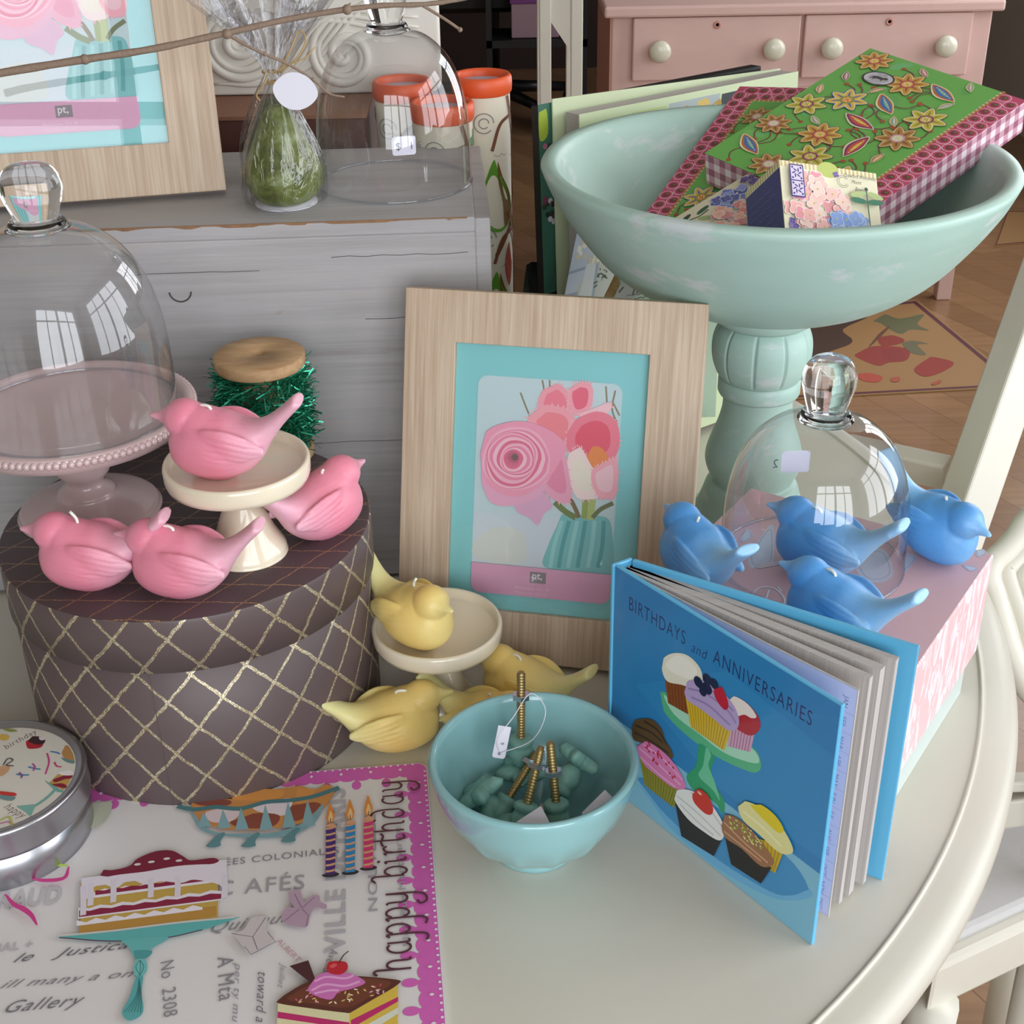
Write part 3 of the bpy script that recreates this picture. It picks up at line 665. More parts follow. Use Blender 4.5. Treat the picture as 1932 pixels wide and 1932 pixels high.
    petal([(650, 630), (720, 570), (840, 590), (880, 650), (860, 760), (790, 790), (690, 700)], '#f2a3ae', '#ef8791')
    petal([(900, 610), (1030, 560), (1050, 590), (960, 650)], '#f3c3ca')
    petal([(840, 700), (880, 640), (980, 600), (1060, 630), (1090, 700), (1080, 800), (1000, 860), (880, 850), (840, 780)], '#ec7f92', '#e4596f')
    P([(930, 820), (960, 770), (1010, 780), (1050, 860), (960, 890)], '#e98b4e')
    petal([(850, 800), (900, 770), (950, 850), (1010, 960), (1000, 1010), (900, 1020), (860, 960), (840, 870)], '#f1d9d6', '#eadfcf')
    petal([(960, 880), (1010, 850), (1080, 830), (1075, 1000), (1000, 1015), (960, 950)], '#f2a9b6', '#f0c3cc')
    # ranunculus
    P([(590, 1020), (700, 970), (770, 1050), (730, 1090), (700, 1145), (660, 1110), (600, 1080)], '#dba9c6')
    petal([(740, 930), (770, 820), (800, 760), (830, 800), (860, 1010), (800, 1035), (720, 970)], '#e9a3bb', '#e58aa8')
    P([(430, 860), (430, 940), (480, 1040), (590, 1050), (700, 1010), (730, 940), (600, 900)], '#e6a9c4')
    P([(425, 800), (450, 700), (540, 655), (650, 650), (760, 690), (830, 760), (800, 850), (740, 930), (640, 1000), (540, 1000), (450, 940)], '#ee9db6')
    cx, cy = 588, 825
    for k in range(15):
        r = 162-k*10.4; rot = k*.8; cc = ['#f2b2c6', '#e98aa8', '#f4bfce', '#e0708f'][k % 4] if k < 12 else ['#d66a86', '#b9647c', '#7b5a5a'][k-12]
        pts = [(cx+(r*(1+.05*sin(3*th+rot)))*cos(th)+8*cos(rot), cy+(r*.97*(1+.04*cos(2*th+rot)))*sin(th)+6*sin(rot)) for th in np.linspace(0, 2*pi, 16, endpoint=False)]
        P(pts, cc, 3)
    # pink band and logo
    a.rect(x0, y0+.66, x1, yb, '#d9a0be'); a.rrect(x0, y0, x1, y0+1.5, .66, '#d9a0be')
    la = q([(662, 1365), (740, 1372), (735, 1428), (660, 1420)]); lx = la[0][0]; ly = la[3][1]; a.rect(lx, ly, la[1][0], la[0][1]-.02, '#8a7f86')
    a.text('pt,', (lx+.14, ly+.3), .72, '#e3d6dd', bold=.01)
    a.text('Photoname 13 x 18', (lx-1.0, ly-.52), .3, '#e6bfd2'); a.text('Photo size 10 x 15', (lx-1.0, ly-.88), .3, '#e6bfd2')
    a.build('flower_print', M['ink'], t, loc=(0, 0, -.55))
    return t
make_frame('pale oak picture frame with flower picture, standing on the table before the crate', P1.matrix(), P1)
w2 = unit((.979, .204, 0)); b2 = np.array([-.204, .979, 0]); u2 = b2*sin(radians(15))+np.array([0, 0, cos(radians(15))])
P2 = Plane(np.array([-20.0, 97.4, 28.75])-w2*FW+u2*.45, w2, u2)
make_frame('pale oak picture frame standing on the grey crate, cut off at top left', P2.matrix(), P2)

# ---------------------------------------------------------------- open book
SP = np.array([5.6, 66.7, 0]); SB = np.array([6.7, 67.35, 0]); fd = unit((10.15, -13.5, 0)); bd = unit((14.8-1.1, -8.25-.65, 0)); BHt = 16.2
t = thing('hardback_book', 'open hardback BIRTHDAYS and ANNIVERSARIES book with blue cupcake covers standing upright', 'book', (0, 0, 0))
def slab(mb, o, d, L, th, z0, z1, side, mi=0):
    """upright board from o along d, thickness to one side"""
    nn = np.array([-d[1], d[0], 0])*side*th; p = [o, o+d*L, o+d*L+nn, o+nn]
    return mb.prism([(a[0], a[1]) for a in p], z0, z1, mi)
M['bookblue'] = plain('blue laminated board', '#5fb4dd', .3, coat=.3); M['bookdeep'] = plain('deep blue laminated board', '#1c72b8', .3, coat=.3)
fc = slab(MB(), SP+fd*.35, fd, 16.55, .28, 0, BHt, 1).build('front_cover', M['bookblue'], t, bevel=.05)
slab(MB(), SB+bd*.3, bd, 16.6, .28, 0, BHt, -1).build('back_cover', M['bookblue'], t, bevel=.05)
sd = unit(SB-SP); L = np.linalg.norm(SB-SP)
slab(MB(), SP-sd*.05, sd, L+.1, .25, 0, BHt, -1).build('spine', M['bookblue'], t, bevel=.08)
def leaf(ang, L, th, z0, z1, name, off):
    d = fd*cos(ang)+np.array([-fd[1], fd[0], 0])*sin(ang); o = SP+sd*off
    m = slab(MB(), o+d*.4, d, L, th, z0, z1, 1); return m.build(name, M['pages'], t), o+d*.4, d
full = atan2(fd[0]*bd[1]-fd[1]*bd[0], fd@bd)
leaf(full*.30, 15.9, .10, .25, 15.8, 'page_section', .35)
leaf(full*.50, 15.75, .34, .25, 15.8, 'page_section', .45)
leaf(full*.64, 15.8, .55, .25, 15.8, 'page_section', .6)
leaf(full*.83, 16.0, .40, .25, 15.8, 'page_section', .8)
# endpaper inside the back cover
ib = Plane(SB+bd*.3+np.array([bd[1], -bd[0], 0])*-0+np.array([0, 0, 0]), bd, (0, 0, 1))
a = Art(.003); a.rect(.3, .5, 16.1, 15.7, '#4a9fdc')
a.build('endpaper', M['ink'], t, mw=Matrix(ib.matrix()) @ Matrix.Translation((0, 0, .0002)) if False else (Matrix.Translation((0, 0, -TZ*CM)) @ ib.matrix()))
# month tabs on the first page section
d30 = fd*cos(full*.30)+np.array([-fd[1], fd[0], 0])*sin(full*.30); o30 = SP+sd*.35+d30*.4
pt = Plane(o30, d30, (0, 0, 1))
a = Art(.002); a.rect(.2, .3, 15.85, 15.75, '#cbc6e2')
for k, mth in enumerate(['JAN', 'FEB', 'MAR', 'APR', 'MAY', 'JUN', 'JUL', 'AUG', 'SEP', 'OCT', 'NOV', 'DEC']):
    y = 15.1-k*1.25; a.text(mth, (15.15, y), .42, '#6f8fbe', rot=-pi/2, up=False); a.line([(14.6, y-.95), (15.85, y-.95)], .03, '#a9a4c4', False, up=False)
a.build('month_tabs', M['ink'], t, mw=Matrix.Translation((0, 0, -TZ*CM)) @ pt.matrix())
# cover print
pc = Plane(SP+fd*.35, fd, (0, 0, 1)); z = fbox(1120, 1000, 3.019); q = lambda pts: [pc.tr(*z(*p)) for p in pts]
a = Art(.0024); W = 16.5; H2 = BHt-.05
a.rect(.05, .05, W, H2, '#2f86c0')
yd = [q([p])[0] for p in ((150, 900), (540, 1160), (1320, 1740))]
a.poly([(.05, .05), (W, .05), (W, 5.2), (8, yd[1][1]-.1 if False else 5.35), (.05, 5.6)][:5], '#7ebbd4')
a.poly([(.05, 5.6), (8, 5.35), (W, 5.2), (W, H2), (.05, H2)], '#2a80bc')
a.poly([(2, 9.0), (9, 6), (W, 6.2), (W, 13), (9, 14)], '#3088c2')
def P(pts, cc, n=4): a.blob(q(pts), cc, n)
text_fit(a, 'BIRTHDAYS', q([(203, 452)])[0], q([(520, 655)])[0], .95, '#232c66', bold=-.006, space=1.15)
text_fit(a, 'and', q([(556, 690)])[0], q([(650, 745)])[0], .72, '#232c66', shear=.35, bold=-.01)
text_fit(a, 'ANNIVERSARIES', q([(680, 752)])[0], q([(1240, 1118)])[0], .95, '#232c66', bold=-.006, space=1.15)
# big plate below, cake stand
P([(250, 1420), (420, 1640), (700, 1880), (1000, 2060), (1190, 2085), (1230, 2060), (1140, 1900), (900, 1700), (560, 1500), (380, 1440)], '#3f8fc4')
P([(260, 1450), (420, 1680), (700, 1920), (980, 2080), (1130, 2110), (1240, 2090), (1225, 2050), (1130, 2080), (1000, 2055), (700, 1870), (430, 1640)], '#6ab0d8')
P([(380, 930), (400, 1030), (520, 1160), (700, 1290), (860, 1365), (930, 1380), (955, 1330), (900, 1230), (700, 1130), (520, 1000), (420, 930)], '#58b584')
P([(400, 935), (500, 1010), (720, 1140), (900, 1240), (945, 1320), (880, 1320), (740, 1265), (600, 1160), (460, 1050)], '#a9dcc0')
P([(600, 1215), (585, 1340), (530, 1400), (560, 1470), (620, 1500), (700, 1560), (740, 1620), (745, 1540), (690, 1450), (670, 1360), (690, 1290)], '#2f9d6a')
P([(640, 1240), (625, 1340), (600, 1400), (680, 1480), (720, 1540), (690, 1430), (655, 1340), (670, 1280)], '#6cc49a')
def cup(pts, cc, stripes, sc):
    P(pts, cc, 2); Q = q(pts); 
    for i in range(1, stripes):
        f = i/stripes; A = np.array(Q[0])*(1-f)+np.array(Q[1])*f; B = np.array(Q[3])*(1-f)+np.array(Q[2])*f
        a.line([tuple(A), tuple(B)], .05, sc, False, up=(i == 1))
def cupq(pts, cc, stripes, sc):
    a.poly(q(pts), cc); Q = q(pts)
    for i in range(1, stripes):
        f = i/stripes; A = np.array(Q[0])*(1-f)+np.array(Q[1])*f; B = np.array(Q[3])*(1-f)+np.array(Q[2])*f
        a.line([tuple(A), tuple(B)], .06, sc, False, up=(i == 1))
cupq([(405, 830), (540, 890), (540, 1050), (425, 985)], '#8a4a1e', 7, '#6a3514')
P([(390, 790), (400, 730), (460, 700), (540, 715), (610, 790), (620, 880), (570, 900), (500, 880), (420, 860)], '#e8e6d2'); P([(410, 760), (460, 715), (530, 730), (590, 800), (560, 850), (450, 810)], '#f3f1e4')
cupq([(780, 1110), (920, 1150), (895, 1265), (765, 1230)], '#cfa5c0', 8, '#b0648c')
P([(760, 1000), (800, 950), (870, 980), (940, 1060), (950, 1130), (900, 1170), (830, 1140), (780, 1090)], '#b3202f'); P([(760, 980), (800, 945), (880, 990), (930, 1060), (900, 1070), (860, 1050), (800, 1060)], '#ece3dc')
cupq([(525, 945), (790, 1130), (745, 1255), (555, 1120)], '#d9b72c', 15, '#b28f1c')
P([(520, 920), (535, 865), (600, 850), (700, 890), (790, 980), (830, 1070), (820, 1130), (770, 1140), (680, 1070), (600, 1010), (540, 970)], '#b7a3cf')
for p in ([(540, 900), (640, 930), (760, 1020), (815, 1100)], [(560, 950), (660, 1000), (780, 1110)], [(580, 870), (700, 930), (800, 1030)]): a.line(q(p), .12, '#9682b8')
for (cx, cy, r) in ((600, 865, 28), (650, 900, 30), (650, 850, 27), (690, 875, 26), (625, 920, 22)): a.ell(q([(cx, cy)])[0], r/80, '#1b2246', up=(cx == 600))
P([(690, 905), (730, 890), (765, 960), (770, 1010), (745, 1020), (700, 960)], '#c01f38')
P([(225, 1110), (240, 1080), (330, 1075), (390, 1130), (410, 1190), (450, 1260), (440, 1300), (300, 1220), (230, 1190)], '#5e4420')
for p in ([(240, 1110), (330, 1150), (400, 1210)], [(235, 1150), (330, 1200), (430, 1270)], [(290, 1085), (370, 1140), (420, 1220)]): a.line(q(p), .14, '#3a2a12')
cupq([(265, 1290), (510, 1470), (460, 1580), (295, 1450)], '#8f8a22', 13, '#6e6814')
P([(250, 1230), (300, 1200), (400, 1260), (480, 1350), (525, 1440), (515, 1480), (450, 1460), (370, 1400), (290, 1330)], '#e07fb4')
for p in ([(265, 1240), (370, 1330), (500, 1450)], [(290, 1220), (400, 1300), (510, 1420)], [(270, 1290), (380, 1390), (470, 1460)]): a.line(q(p), .1, '#f2b4d3')
a.up()
for k in range(26): x = random.uniform(300, 470); y = 1215+(x-290)*.95+random.uniform(-35, 45); a.ell(q([(x, y)])[0], .09, '#c9213f', n=6, up=False)
a.poly(q([(470, 1550), (745, 1740), (690, 1855), (505, 1740)]), '#16131a')
P([(465, 1530), (480, 1480), (560, 1480), (660, 1540), (740, 1660), (750, 1730), (720, 1765), (640, 1720), (540, 1640)], '#e9e7e2')
for p in ([(480, 1510), (600, 1610), (730, 1740)], [(500, 1560), (600, 1660), (690, 1735)], [(560, 1490), (660, 1580), (740, 1690)]): a.line(q(p), .1, '#c4c2c4')
P([(570, 1500), (600, 1470), (650, 1500), (685, 1570), (680, 1615), (640, 1610), (580, 1550)], '#cc2a1e'); a.ell(q([(610, 1495)])[0], (.18, .1), '#e8b79c')
cupq([(900, 1740), (1100, 1800), (1040, 1950), (960, 1900)], '#c9a718', 8, '#9d8210')
P([(830, 1570), (870, 1540), (980, 1590), (1080, 1690), (1140, 1800), (1130, 1840), (1060, 1830), (950, 1730), (860, 1650)], '#e2dc98')
P([(900, 1560), (960, 1560), (1040, 1620), (1090, 1700), (1060, 1720), (980, 1650)], '#dfc916')
a.line(q([(860, 1600), (960, 1680), (1080, 1800)]), .12, '#f1ecbf')
a.poly(q([(750, 1720), (1020, 1920), (960, 2010), (790, 1900)]), '#120f12')
P([(735, 1680), (755, 1620), (830, 1640), (930, 1730), (1020, 1850), (1030, 1900), (960, 1910), (850, 1810), (760, 1750)], '#9c6b48')
for p in ([(750, 1660), (860, 1770), (1000, 1890)], [(750, 1710), (860, 1800), (960, 1880)]): a.line(q(p), .12, '#c99b78')
a.up()
for k in range(60): x = random.uniform(780, 970); y = 1640+(x-780)*.72+random.uniform(-25, 50); a.ell(q([(x, y)])[0], (.1, .05), random.choice(['#b9c24a', '#d8dc8c', '#8ea33a']), rot=random.uniform(0, 3), n=6, up=False)
a.build('cover_print', M['inkgloss'], fc, mw=Matrix.Translation((0, 0, -TZ*CM)) @ pc.matrix())

# ---------------------------------------------------------------- pink gift box
C0 = np.array([30.9, 75.4, 0]); d1 = unit((-.56, -.83, 0)); d2 = np.array([d1[1], -d1[0], 0]); d2 = d2 if d2[0] < 0 else -d2
GL, GW = 18.0, 17.0
t = thing('gift_box', 'dusty pink lidded gift box with pale green base, under the blue birds', 'box', (0, 0, 0))
def quad(o, e1, L1, e2, L2): return [((o+e1*a*L1+e2*b*L2)[0], (o+e1*a*L1+e2*b*L2)[1]) for a, b in ((0, 0), (1, 0), (1, 1), (0, 1))]
MB().prism(quad(C0+d1*.45+d2*.45, d1, GL-.9, d2, GW-.9), 0, 9.5).build('box_base', M['giftbase'], t, bevel=.06)
lid = MB().prism(quad(C0, d1, GL, d2, GW), 3.4, 10.97).build('lid', M['giftside'], t, bevel=.12)
pl = Plane(C0+np.array([0, 0, 10.975]), d1, d2)
pl = Plane(C0+np.array([0, 0, 10.975]), d2, d1) if pl.n[2] < 0 else pl
z = fbox(1300, 860, 3.116); q = lambda pts: [pl.tr(*z(*p)) for p in pts]
a = Art(.002)
cs = [pl.tr(*p) for p in []]
e = [(np.array((p[0], p[1], 10.975))-pl.o) for p in quad(C0+d1*.1+d2*.1, d1, GL-.2, d2, GW-.2)]
a.poly([(float(p@pl.ex), float(p@pl.ey)) for p in e], '#cfa8ad')
for pts in ([(350, 600), (400, 510), (490, 400), (500, 560), (480, 640), (370, 660)], [(970, 640), (1010, 560), (1130, 545), (1180, 600), (1200, 700), (1130, 745), (1030, 730)], [(1260, 690), (1270, 580), (1335, 600)], [(1680, 560), (1725, 548), (1750, 572), (1700, 596)], [(1605, 640), (1660, 650), (1700, 665), (1650, 680)], [(300, 480), (340, 430), (375, 470), (320, 510)]):
    a.blob(q(pts), '#bfc3d2', 4)
    Q = np.array(q(pts)); c0 = Q.mean(0); a.line([tuple(c0+(p-c0)*.8) for p in Q]+[tuple(c0+(Q[0]-c0)*.8)], .05, '#9a9bb0')
a.line(q([(375, 810), (420, 775), (500, 780), (560, 840), (540, 900), (450, 880), (470, 790)]), .12, '#d9dbe4'); a.line(q([(520, 770), (545, 800)]), .1, '#d9dbe4')
for k in range(9): a.ell(q([(405+k*16, 655-k*3)])[0], (.28, .14), '#c9ccd8', n=8, up=(k == 0)); a.ell(q([(405+k*16, 655-k*3)])[0], (.18, .07), '#cfa8ad', n=8, up=(k == 0))
a.build('lid_print', M['inkmat'], lid, mw=Matrix.Translation((0, 0, -TZ*CM)) @ pl.matrix())

# ---------------------------------------------------------------- mint pedestal bowl
BC = np.array([18.9, 95.5, 0])
t = thing('pedestal_bowl', 'large mint green distressed bowl on a turned fluted pedestal, filled with floral boxes', 'bowl', tuple(BC))
prof = [(.001, 20.7), (3.2, 20.7), (6.0, 21.1), (9.0, 22.2), (11.9, 24.2), (14.1, 26.8), (15.6, 29.1), (16.3, 30.6)]
inner = [(15.1, 30.6), (14.2, 28.8), (12.7, 26.7), (10.6, 24.7), (8.0, 23.2), (4, 22.2), (.001, 22.0)]
MB().lathe([(max(.001, p[0]), p[1]) for p in spl(prof, 4)]+[(16.45, 31.0), (16.3, 31.25), (15.6, 31.3), (15.3, 31.1)]+[(max(.001, p[0]), p[1]) for p in spl(inner, 4)], 160, cap=False).build('bowl', M['mint'], t)
MB().lathe([(2.6, 19.2), (3.3, 19.25), (3.8, 19.6), (3.95, 20.1), (3.8, 20.5), (3.0, 20.8)], 72).build('foot_ring', M['mint'], t)
def flute(r, z, a):
    if 14.9 < z < 19.2:
        x = (a*10/(2*pi)) % 1.0; e = min(x, 1-x); return r-.28*math.exp(-(e/.028)**2)*min(1, (z-14.9)/.35, (19.2-z)/.3)
    return r
MB().lathe([(max(.1, p[0]), p[1]) for p in spl([(2.95, 14.8), (3.35, 15.4), (3.68, 16.5), (3.7, 17.7), (3.45, 18.6), (3.0, 19.25)], 6)], 220, rf=flute).build('fluted_knop', M['mint'], t)
MB().lathe([(3.0, 13.5), (3.1, 13.7), (3.1, 14.6), (2.9, 14.85)], 72).build('stem_ring', M['mint'], t)
MB().lathe([(max(.1, p[0]), p[1]) for p in spl([(7.2, 0), (7.4, .6), (7.1, 1.3), (5.6, 2.0), (4.5, 3.2), (3.9, 4.6), (3.55, 5.7), (3.15, 6.0), (3.2, 6.3), (3.6, 7.2), (3.75, 8.1), (3.5, 9.3), (2.95, 10.9), (2.65, 12.3), (2.65, 13.55)], 4)], 96).build('turned_stem', M['mint'], t)

def frame_box(t, name, o, ex, ey, W, H, T, matsd):
    """box body behind a face; o is the face's top left corner, ex right, ey down"""
    n = unit(np.cross(ex, ey)); 
    if n@fwd < 0: n = -n
    m = Matrix.Identity(4)
    for i in range(3): m[i][0] = ex[i]; m[i][1] = -ey[i]; m[i][2] = -n[i]; m[i][3] = o[i]*CM
    m[2][3] += TZ*CM
    return m
def floral_art(W, H, sides, logo=None, seed=1):
    rd = random.Random(seed); a = Art(.0018); B = 2.1
    x0 = B if 'L' in sides else 0; x1 = W-B if 'R' in sides else W; yt = -B if 'T' in sides else 0; yb = -H
    a.rect(0, -H, W, 0, '#c9486f')
    pts = []
    nx = int(W/1.15); ny = int(H/1.15)
    for i in range(ny+1):
        for c_ in (.55, 1.45):
            y = -(i+(.5 if c_ > 1 else 0))*H/ny
            if 'L' in sides: pts.append((c_, y))
            if 'R' in sides: pts.append((W-c_, y))
    if 'T' in sides:
        for i in range(nx+1):
            for c_ in (.55, 1.45): pts.append(((i+(.5 if c_ > 1 else 0))*W/nx, -c_))
    pts = [p for p in pts if .4 < p[0] < W-.4 and -H+.4 < p[1] < -.4]
    zb = a.z
    for r, c in ((.56, '#ecc3cf'), (.48, '#c9486f'), (.3, '#7a3038')):
        for p in pts: a.ell(p, (r, r*.92), c, n=10, up=False)
        a.up()
    for p in pts: a.ell((p[0]+.08, p[1]+.06), .1, '#5d8a3c', n=6, up=False)
    a.rect(x0-.2 if 'L' in sides else 0, yb, x1+.2 if 'R' in sides else W, yt+.2 if 'T' in sides else 0, '#ddd6c4')
    a.up(); s = []
    for i in range(int(H/.4)+1):
        if 'L' in sides: s.append((x0-.16, -i*.4))
        if 'R' in sides: s.append((x1+.16, -i*.4))
    if 'T' in sides: s += [(i*.4, yt+.16) for i in range(int(W/.4)+1)]
    [a.ell(p, .17, '#b9803c', n=7, up=False) for p in s if x0-.3 < p[0] < x1+.3 and yb+.2 < p[1] < yt+.3]
    a.rect(x0, yb, x1, yt, '#68b14f')
    a.up()
    for _ in range(30): a.ell((rd.uniform(x0+.9, x1-.9), rd.uniform(yb+.9, yt-.9)), (rd.uniform(.3, .9), rd.uniform(.2, .5)), rd.choice(['#74bb5e', '#5faa52', '#6fb772', '#62a84a']), rot=rd.uniform(0, 3), n=10, up=False)
    a.up()
    def clip(c, r): return x0 < c[0]-r and c[0]+r < x1 and yb < c[1]-r and c[1]+r < yt
    def petals(x, y, r, n, rot, d, pl_, pw, col_):
        for k in range(n):
            th = rot+2*pi*k/n
            pts = []
            for q in np.linspace(0, 2*pi, 12, endpoint=False):
                px_ = pl_*cos(q); py_ = pw*sin(q)*(1-.35*cos(q)); pts.append((x+r*((d+px_)*cos(th)-py_*sin(th)), y+r*((d+px_)*sin(th)+py_*cos(th))))
            a.poly(pts, col_, up=False)
        a.up()
    def flower(x, y, r, cs, n, rot):
        petals(x, y, r, n, rot, .6, .47, .3, cs[0]); petals(x, y, r, n, rot, .6, .43, .25, cs[1]); petals(x, y, r, n, rot, .6, .37, .18, cs[2]); petals(x, y, r, n, rot, .5, .26, .05, cs[3])
        a.ell((x, y), r*.36, cs[4]); a.ell((x, y), r*.27, cs[5])
        for k in range(6): a.ell((x+r*.15*cos(k), y+r*.15*sin(k)), r*.05, '#efe6c8', n=6, up=False)
    def leaf(x, y, L, th, c1, c2, c3):
        def shp(f, w):
            P = [(-1, 0), (-.5, .3), (0, .42), (.5, .3), (1, 0), (.4, -.22), (-.2, -.25)]
            return [(x+f*L*(p*cos(th)-q*w*sin(th)), y+f*L*(p*sin(th)+q*w*cos(th))) for p, q in P]
        a.blob(shp(1.08, 1.15), '#e9ddb8', 3); a.blob(shp(1, 1), c1, 3); a.blob(shp(.86, .8), c2, 3); a.blob(shp(.6, .45), c3, 3)
        a.up()
        for k in range(6): f = (k-2.5)*.24*L; a.ell((x+f*cos(th), y+f*sin(th)), .06, '#efe6d0', n=5, up=False)
    g = []; tries = 0
    K = [('#6a4a60', '#e9e09a', '#c9b944', '#8f8a2c', '#8c2a6e', '#c9b244'), ('#7c4636', '#d9c08a', '#b07f38', '#7a5424', '#c9869a', '#d9d0a8'), ('#3f5f9a', '#e8d9a0', '#e0b84c', '#4a6ab0', '#7fa04a', '#d98a2c'), ('#84384e', '#e6cf88', '#c79a3a', '#a04a3a', '#b83a5e', '#e0b040')]
    while len(g) < 16 and tries < 1500:
        tries += 1; x = rd.uniform(x0+1.3, x1-1.3); y = rd.uniform(yb+1.3, yt-1.3)
        if logo and hypot(x-logo[0], y-logo[1]) < 2.3: continue
        if all(hypot(x-p[0], y-p[1]) > 2.9 for p in g): g.append((x, y))
    zb = a.z; zm = zb
    for (x, y) in g:
        for k in range(3):
            th = rd.uniform(0, 6.28); e_ = (x+2.4*cos(th+.4), y+2.4*sin(th+.4))
            if clip(e_, .1): a.line([(x, y), (x+1.5*cos(th), y+1.5*sin(th)), e_], .1, '#7a3a44', up=False); a.ell(e_, .2, '#a8502e', n=7, up=False)
    a.up(); zb = a.z
    for i, (x, y) in enumerate(g):
        a.z = zb
        r = min(1.55, x-x0-.1, x1-x-.1, y-yb-.1, yt-y-.1)
        if i % 3 == 2: leaf(x, y, r*.95, rd.uniform(0, 3), *rd.choice([('#7d2a6a', '#c9503a', '#e2c04a'), ('#c0682a', '#3a6fb0', '#7fb0a0'), ('#5a2a6a', '#a8386a', '#d8b4c4')]))
        else: flower(x, y, r, K[i % 4], 8 if i % 2 else 7, rd.uniform(0, 1))
        zm = max(zm, a.z)
    for _ in range(60):
        x = rd.uniform(x0+.8, x1-.8); y = rd.uniform(yb+.8, yt-.8)
        if all(hypot(x-p[0], y-p[1]) > 1.9 for p in g) and not (logo and hypot(x-logo[0], y-logo[1]) < 1.7):
            g.append((x, y)); a.z = zb; leaf(x, y, .68, rd.uniform(0, 3), rd.choice(['#b3763a', '#6a3a78', '#c9983a', '#a84a5a', '#c97a8a']), rd.choice(['#d8b060', '#c98aa0', '#7aa8c0']), '#e4d494')
    a.z = zm
    if logo:
        x, y, (ux_, uy_) = logo; R_ = lambda px_, py_: (x+ux_[0]*px_+uy_[0]*py_, y+ux_[1]*px_+uy_[1]*py_)
        def E(rx, ry, c, n=30): a.poly([R_(rx*cos(q), ry*sin(q)) for q in np.linspace(0, 2*pi, n, endpoint=False)], c)
        E(1.3, .95, '#2c2a30'); E(1.16, .82, '#c9c7cc'); E(.85, .5, '#aeacb3')
        a.blob([R_(*p) for p in ((-.65, -.3), (-.55, .1), (-.15, .28), (.25, .22), (.5, .34), (.72, .2), (.62, .0), (.4, -.02), (.36, -.32), (.24, -.1), (-.2, -.1), (-.34, -.32), (-.42, -.08))], '#3c3a42', 3)
        a.text('MICHEL', R_(-.5, .52), .28, '#2c2a30', ex=ux_, ey=uy_); a.text('DESIGN WORKS', R_(-.72, -.72), .21, '#2c2a30', ex=ux_, ey=uy_)
    return a
def floral_box(label, TLp, TRp, BRp, seed, sides, logo):
    ex = unit(TRp-TLp); ey = BRp-TRp; H = np.linalg.norm(ey-ex*(ey@ex)); W = np.linalg.norm(TRp-TLp); ey = unit(ey-ex*(ey@ex))
    T = 2.5 if logo else 1.4; m = frame_box(None, '', TLp, ex, ey, W, H, T, None)
    if logo:
        fp = Plane(TLp, ex, -ey); c = np.array(fp.tr(*logo)); lx = unit(np.array(fp.tr(logo[0]+20, logo[1]+6))-c); ly = np.array((-lx[1], lx[0])); logo = (c[0], c[1], (tuple(lx), tuple(ly)))
    t = thing('floral_gift_box', label, 'box', mw=m, group='green floral boxes in the mint bowl')
    MB().box((W/2, -H/2, -T/2-.0), (W, H, T)).build('box_body', M['gingham'], t, bevel=.08)
    floral_art(W, H, sides, logo, seed).build('floral_lid_print', M['inkgloss'], t, loc=(0, 0, .002)); return t
A = at_d(1396, 163, 110.5); Bp = at_d(1396+292, 170, 110.5-7); Cp = at_d(1258, 432, 110.5-10.5)
b_ = Cp-A
floral_box('green floral box lying lower left in the mint bowl, its pink border at the left', A, Bp, Bp+b_*1.05, 5, 'LT', None)
A = at_d(1642, 92, 107); Bp = at_d(1937, 190, 107-8.4); Cp = at_d(1692, 445, 107-17.4)
floral_box('upper green floral box with a dark oval emblem, leaning on the mint bowl rim', A, Bp, Cp, 11, 'R', (1657, 151))
# small hydrangea box
o = at_d(1470, 301, 87.0)
ex = unit(IX*8+IY*.4+fwd*2.6); e3 = unit(-2.4*IX+1.3*IY+5*fwd); e3 = unit(e3-ex*(e3@ex)); ey = np.cross(e3, ex); ey = ey if ey@IY > 0 else -ey
m = Matrix.Identity(4)
for i in range(3): m[i][0] = ex[i]; m[i][1] = -ey[i]; m[i][2] = -e3[i]; m[i][3] = o[i]*CM
m[2][3] += TZ*CM
t = thing('soap_box', 'upright violet-sided carton printed with hydrangeas and a dragonfly, front of mint bowl', 'box', mw=m)
M['cream_card'] = plain('cream ribbed card', '#e8e0b8', .5); M['purple'] = plain('deep violet card', '#3d3670', .5)
HW, HH, HD = 7.05, 6.6, 4.6
mb = MB().box((HW/2, -HH/2, -HD/2), (HW, HH, HD)); mb.build('carton', M['cream_card'], t, bevel=.03)
a = Art(.0022); a.rect(0.02, -HH, HW-.02, -.02, '#ece6c8'); rd = random.Random(3)
for k in range(24): a.rect(.05+k*.29, -.42, .05+k*.29+.15, -.02, '#cdbb84', up=(k == 0))
a.ell((3.5, -.25), (.75, .55), '#b9c46e'); a.rect(2.6, 0, 4.4, .5, '#ece6c8') if False else None
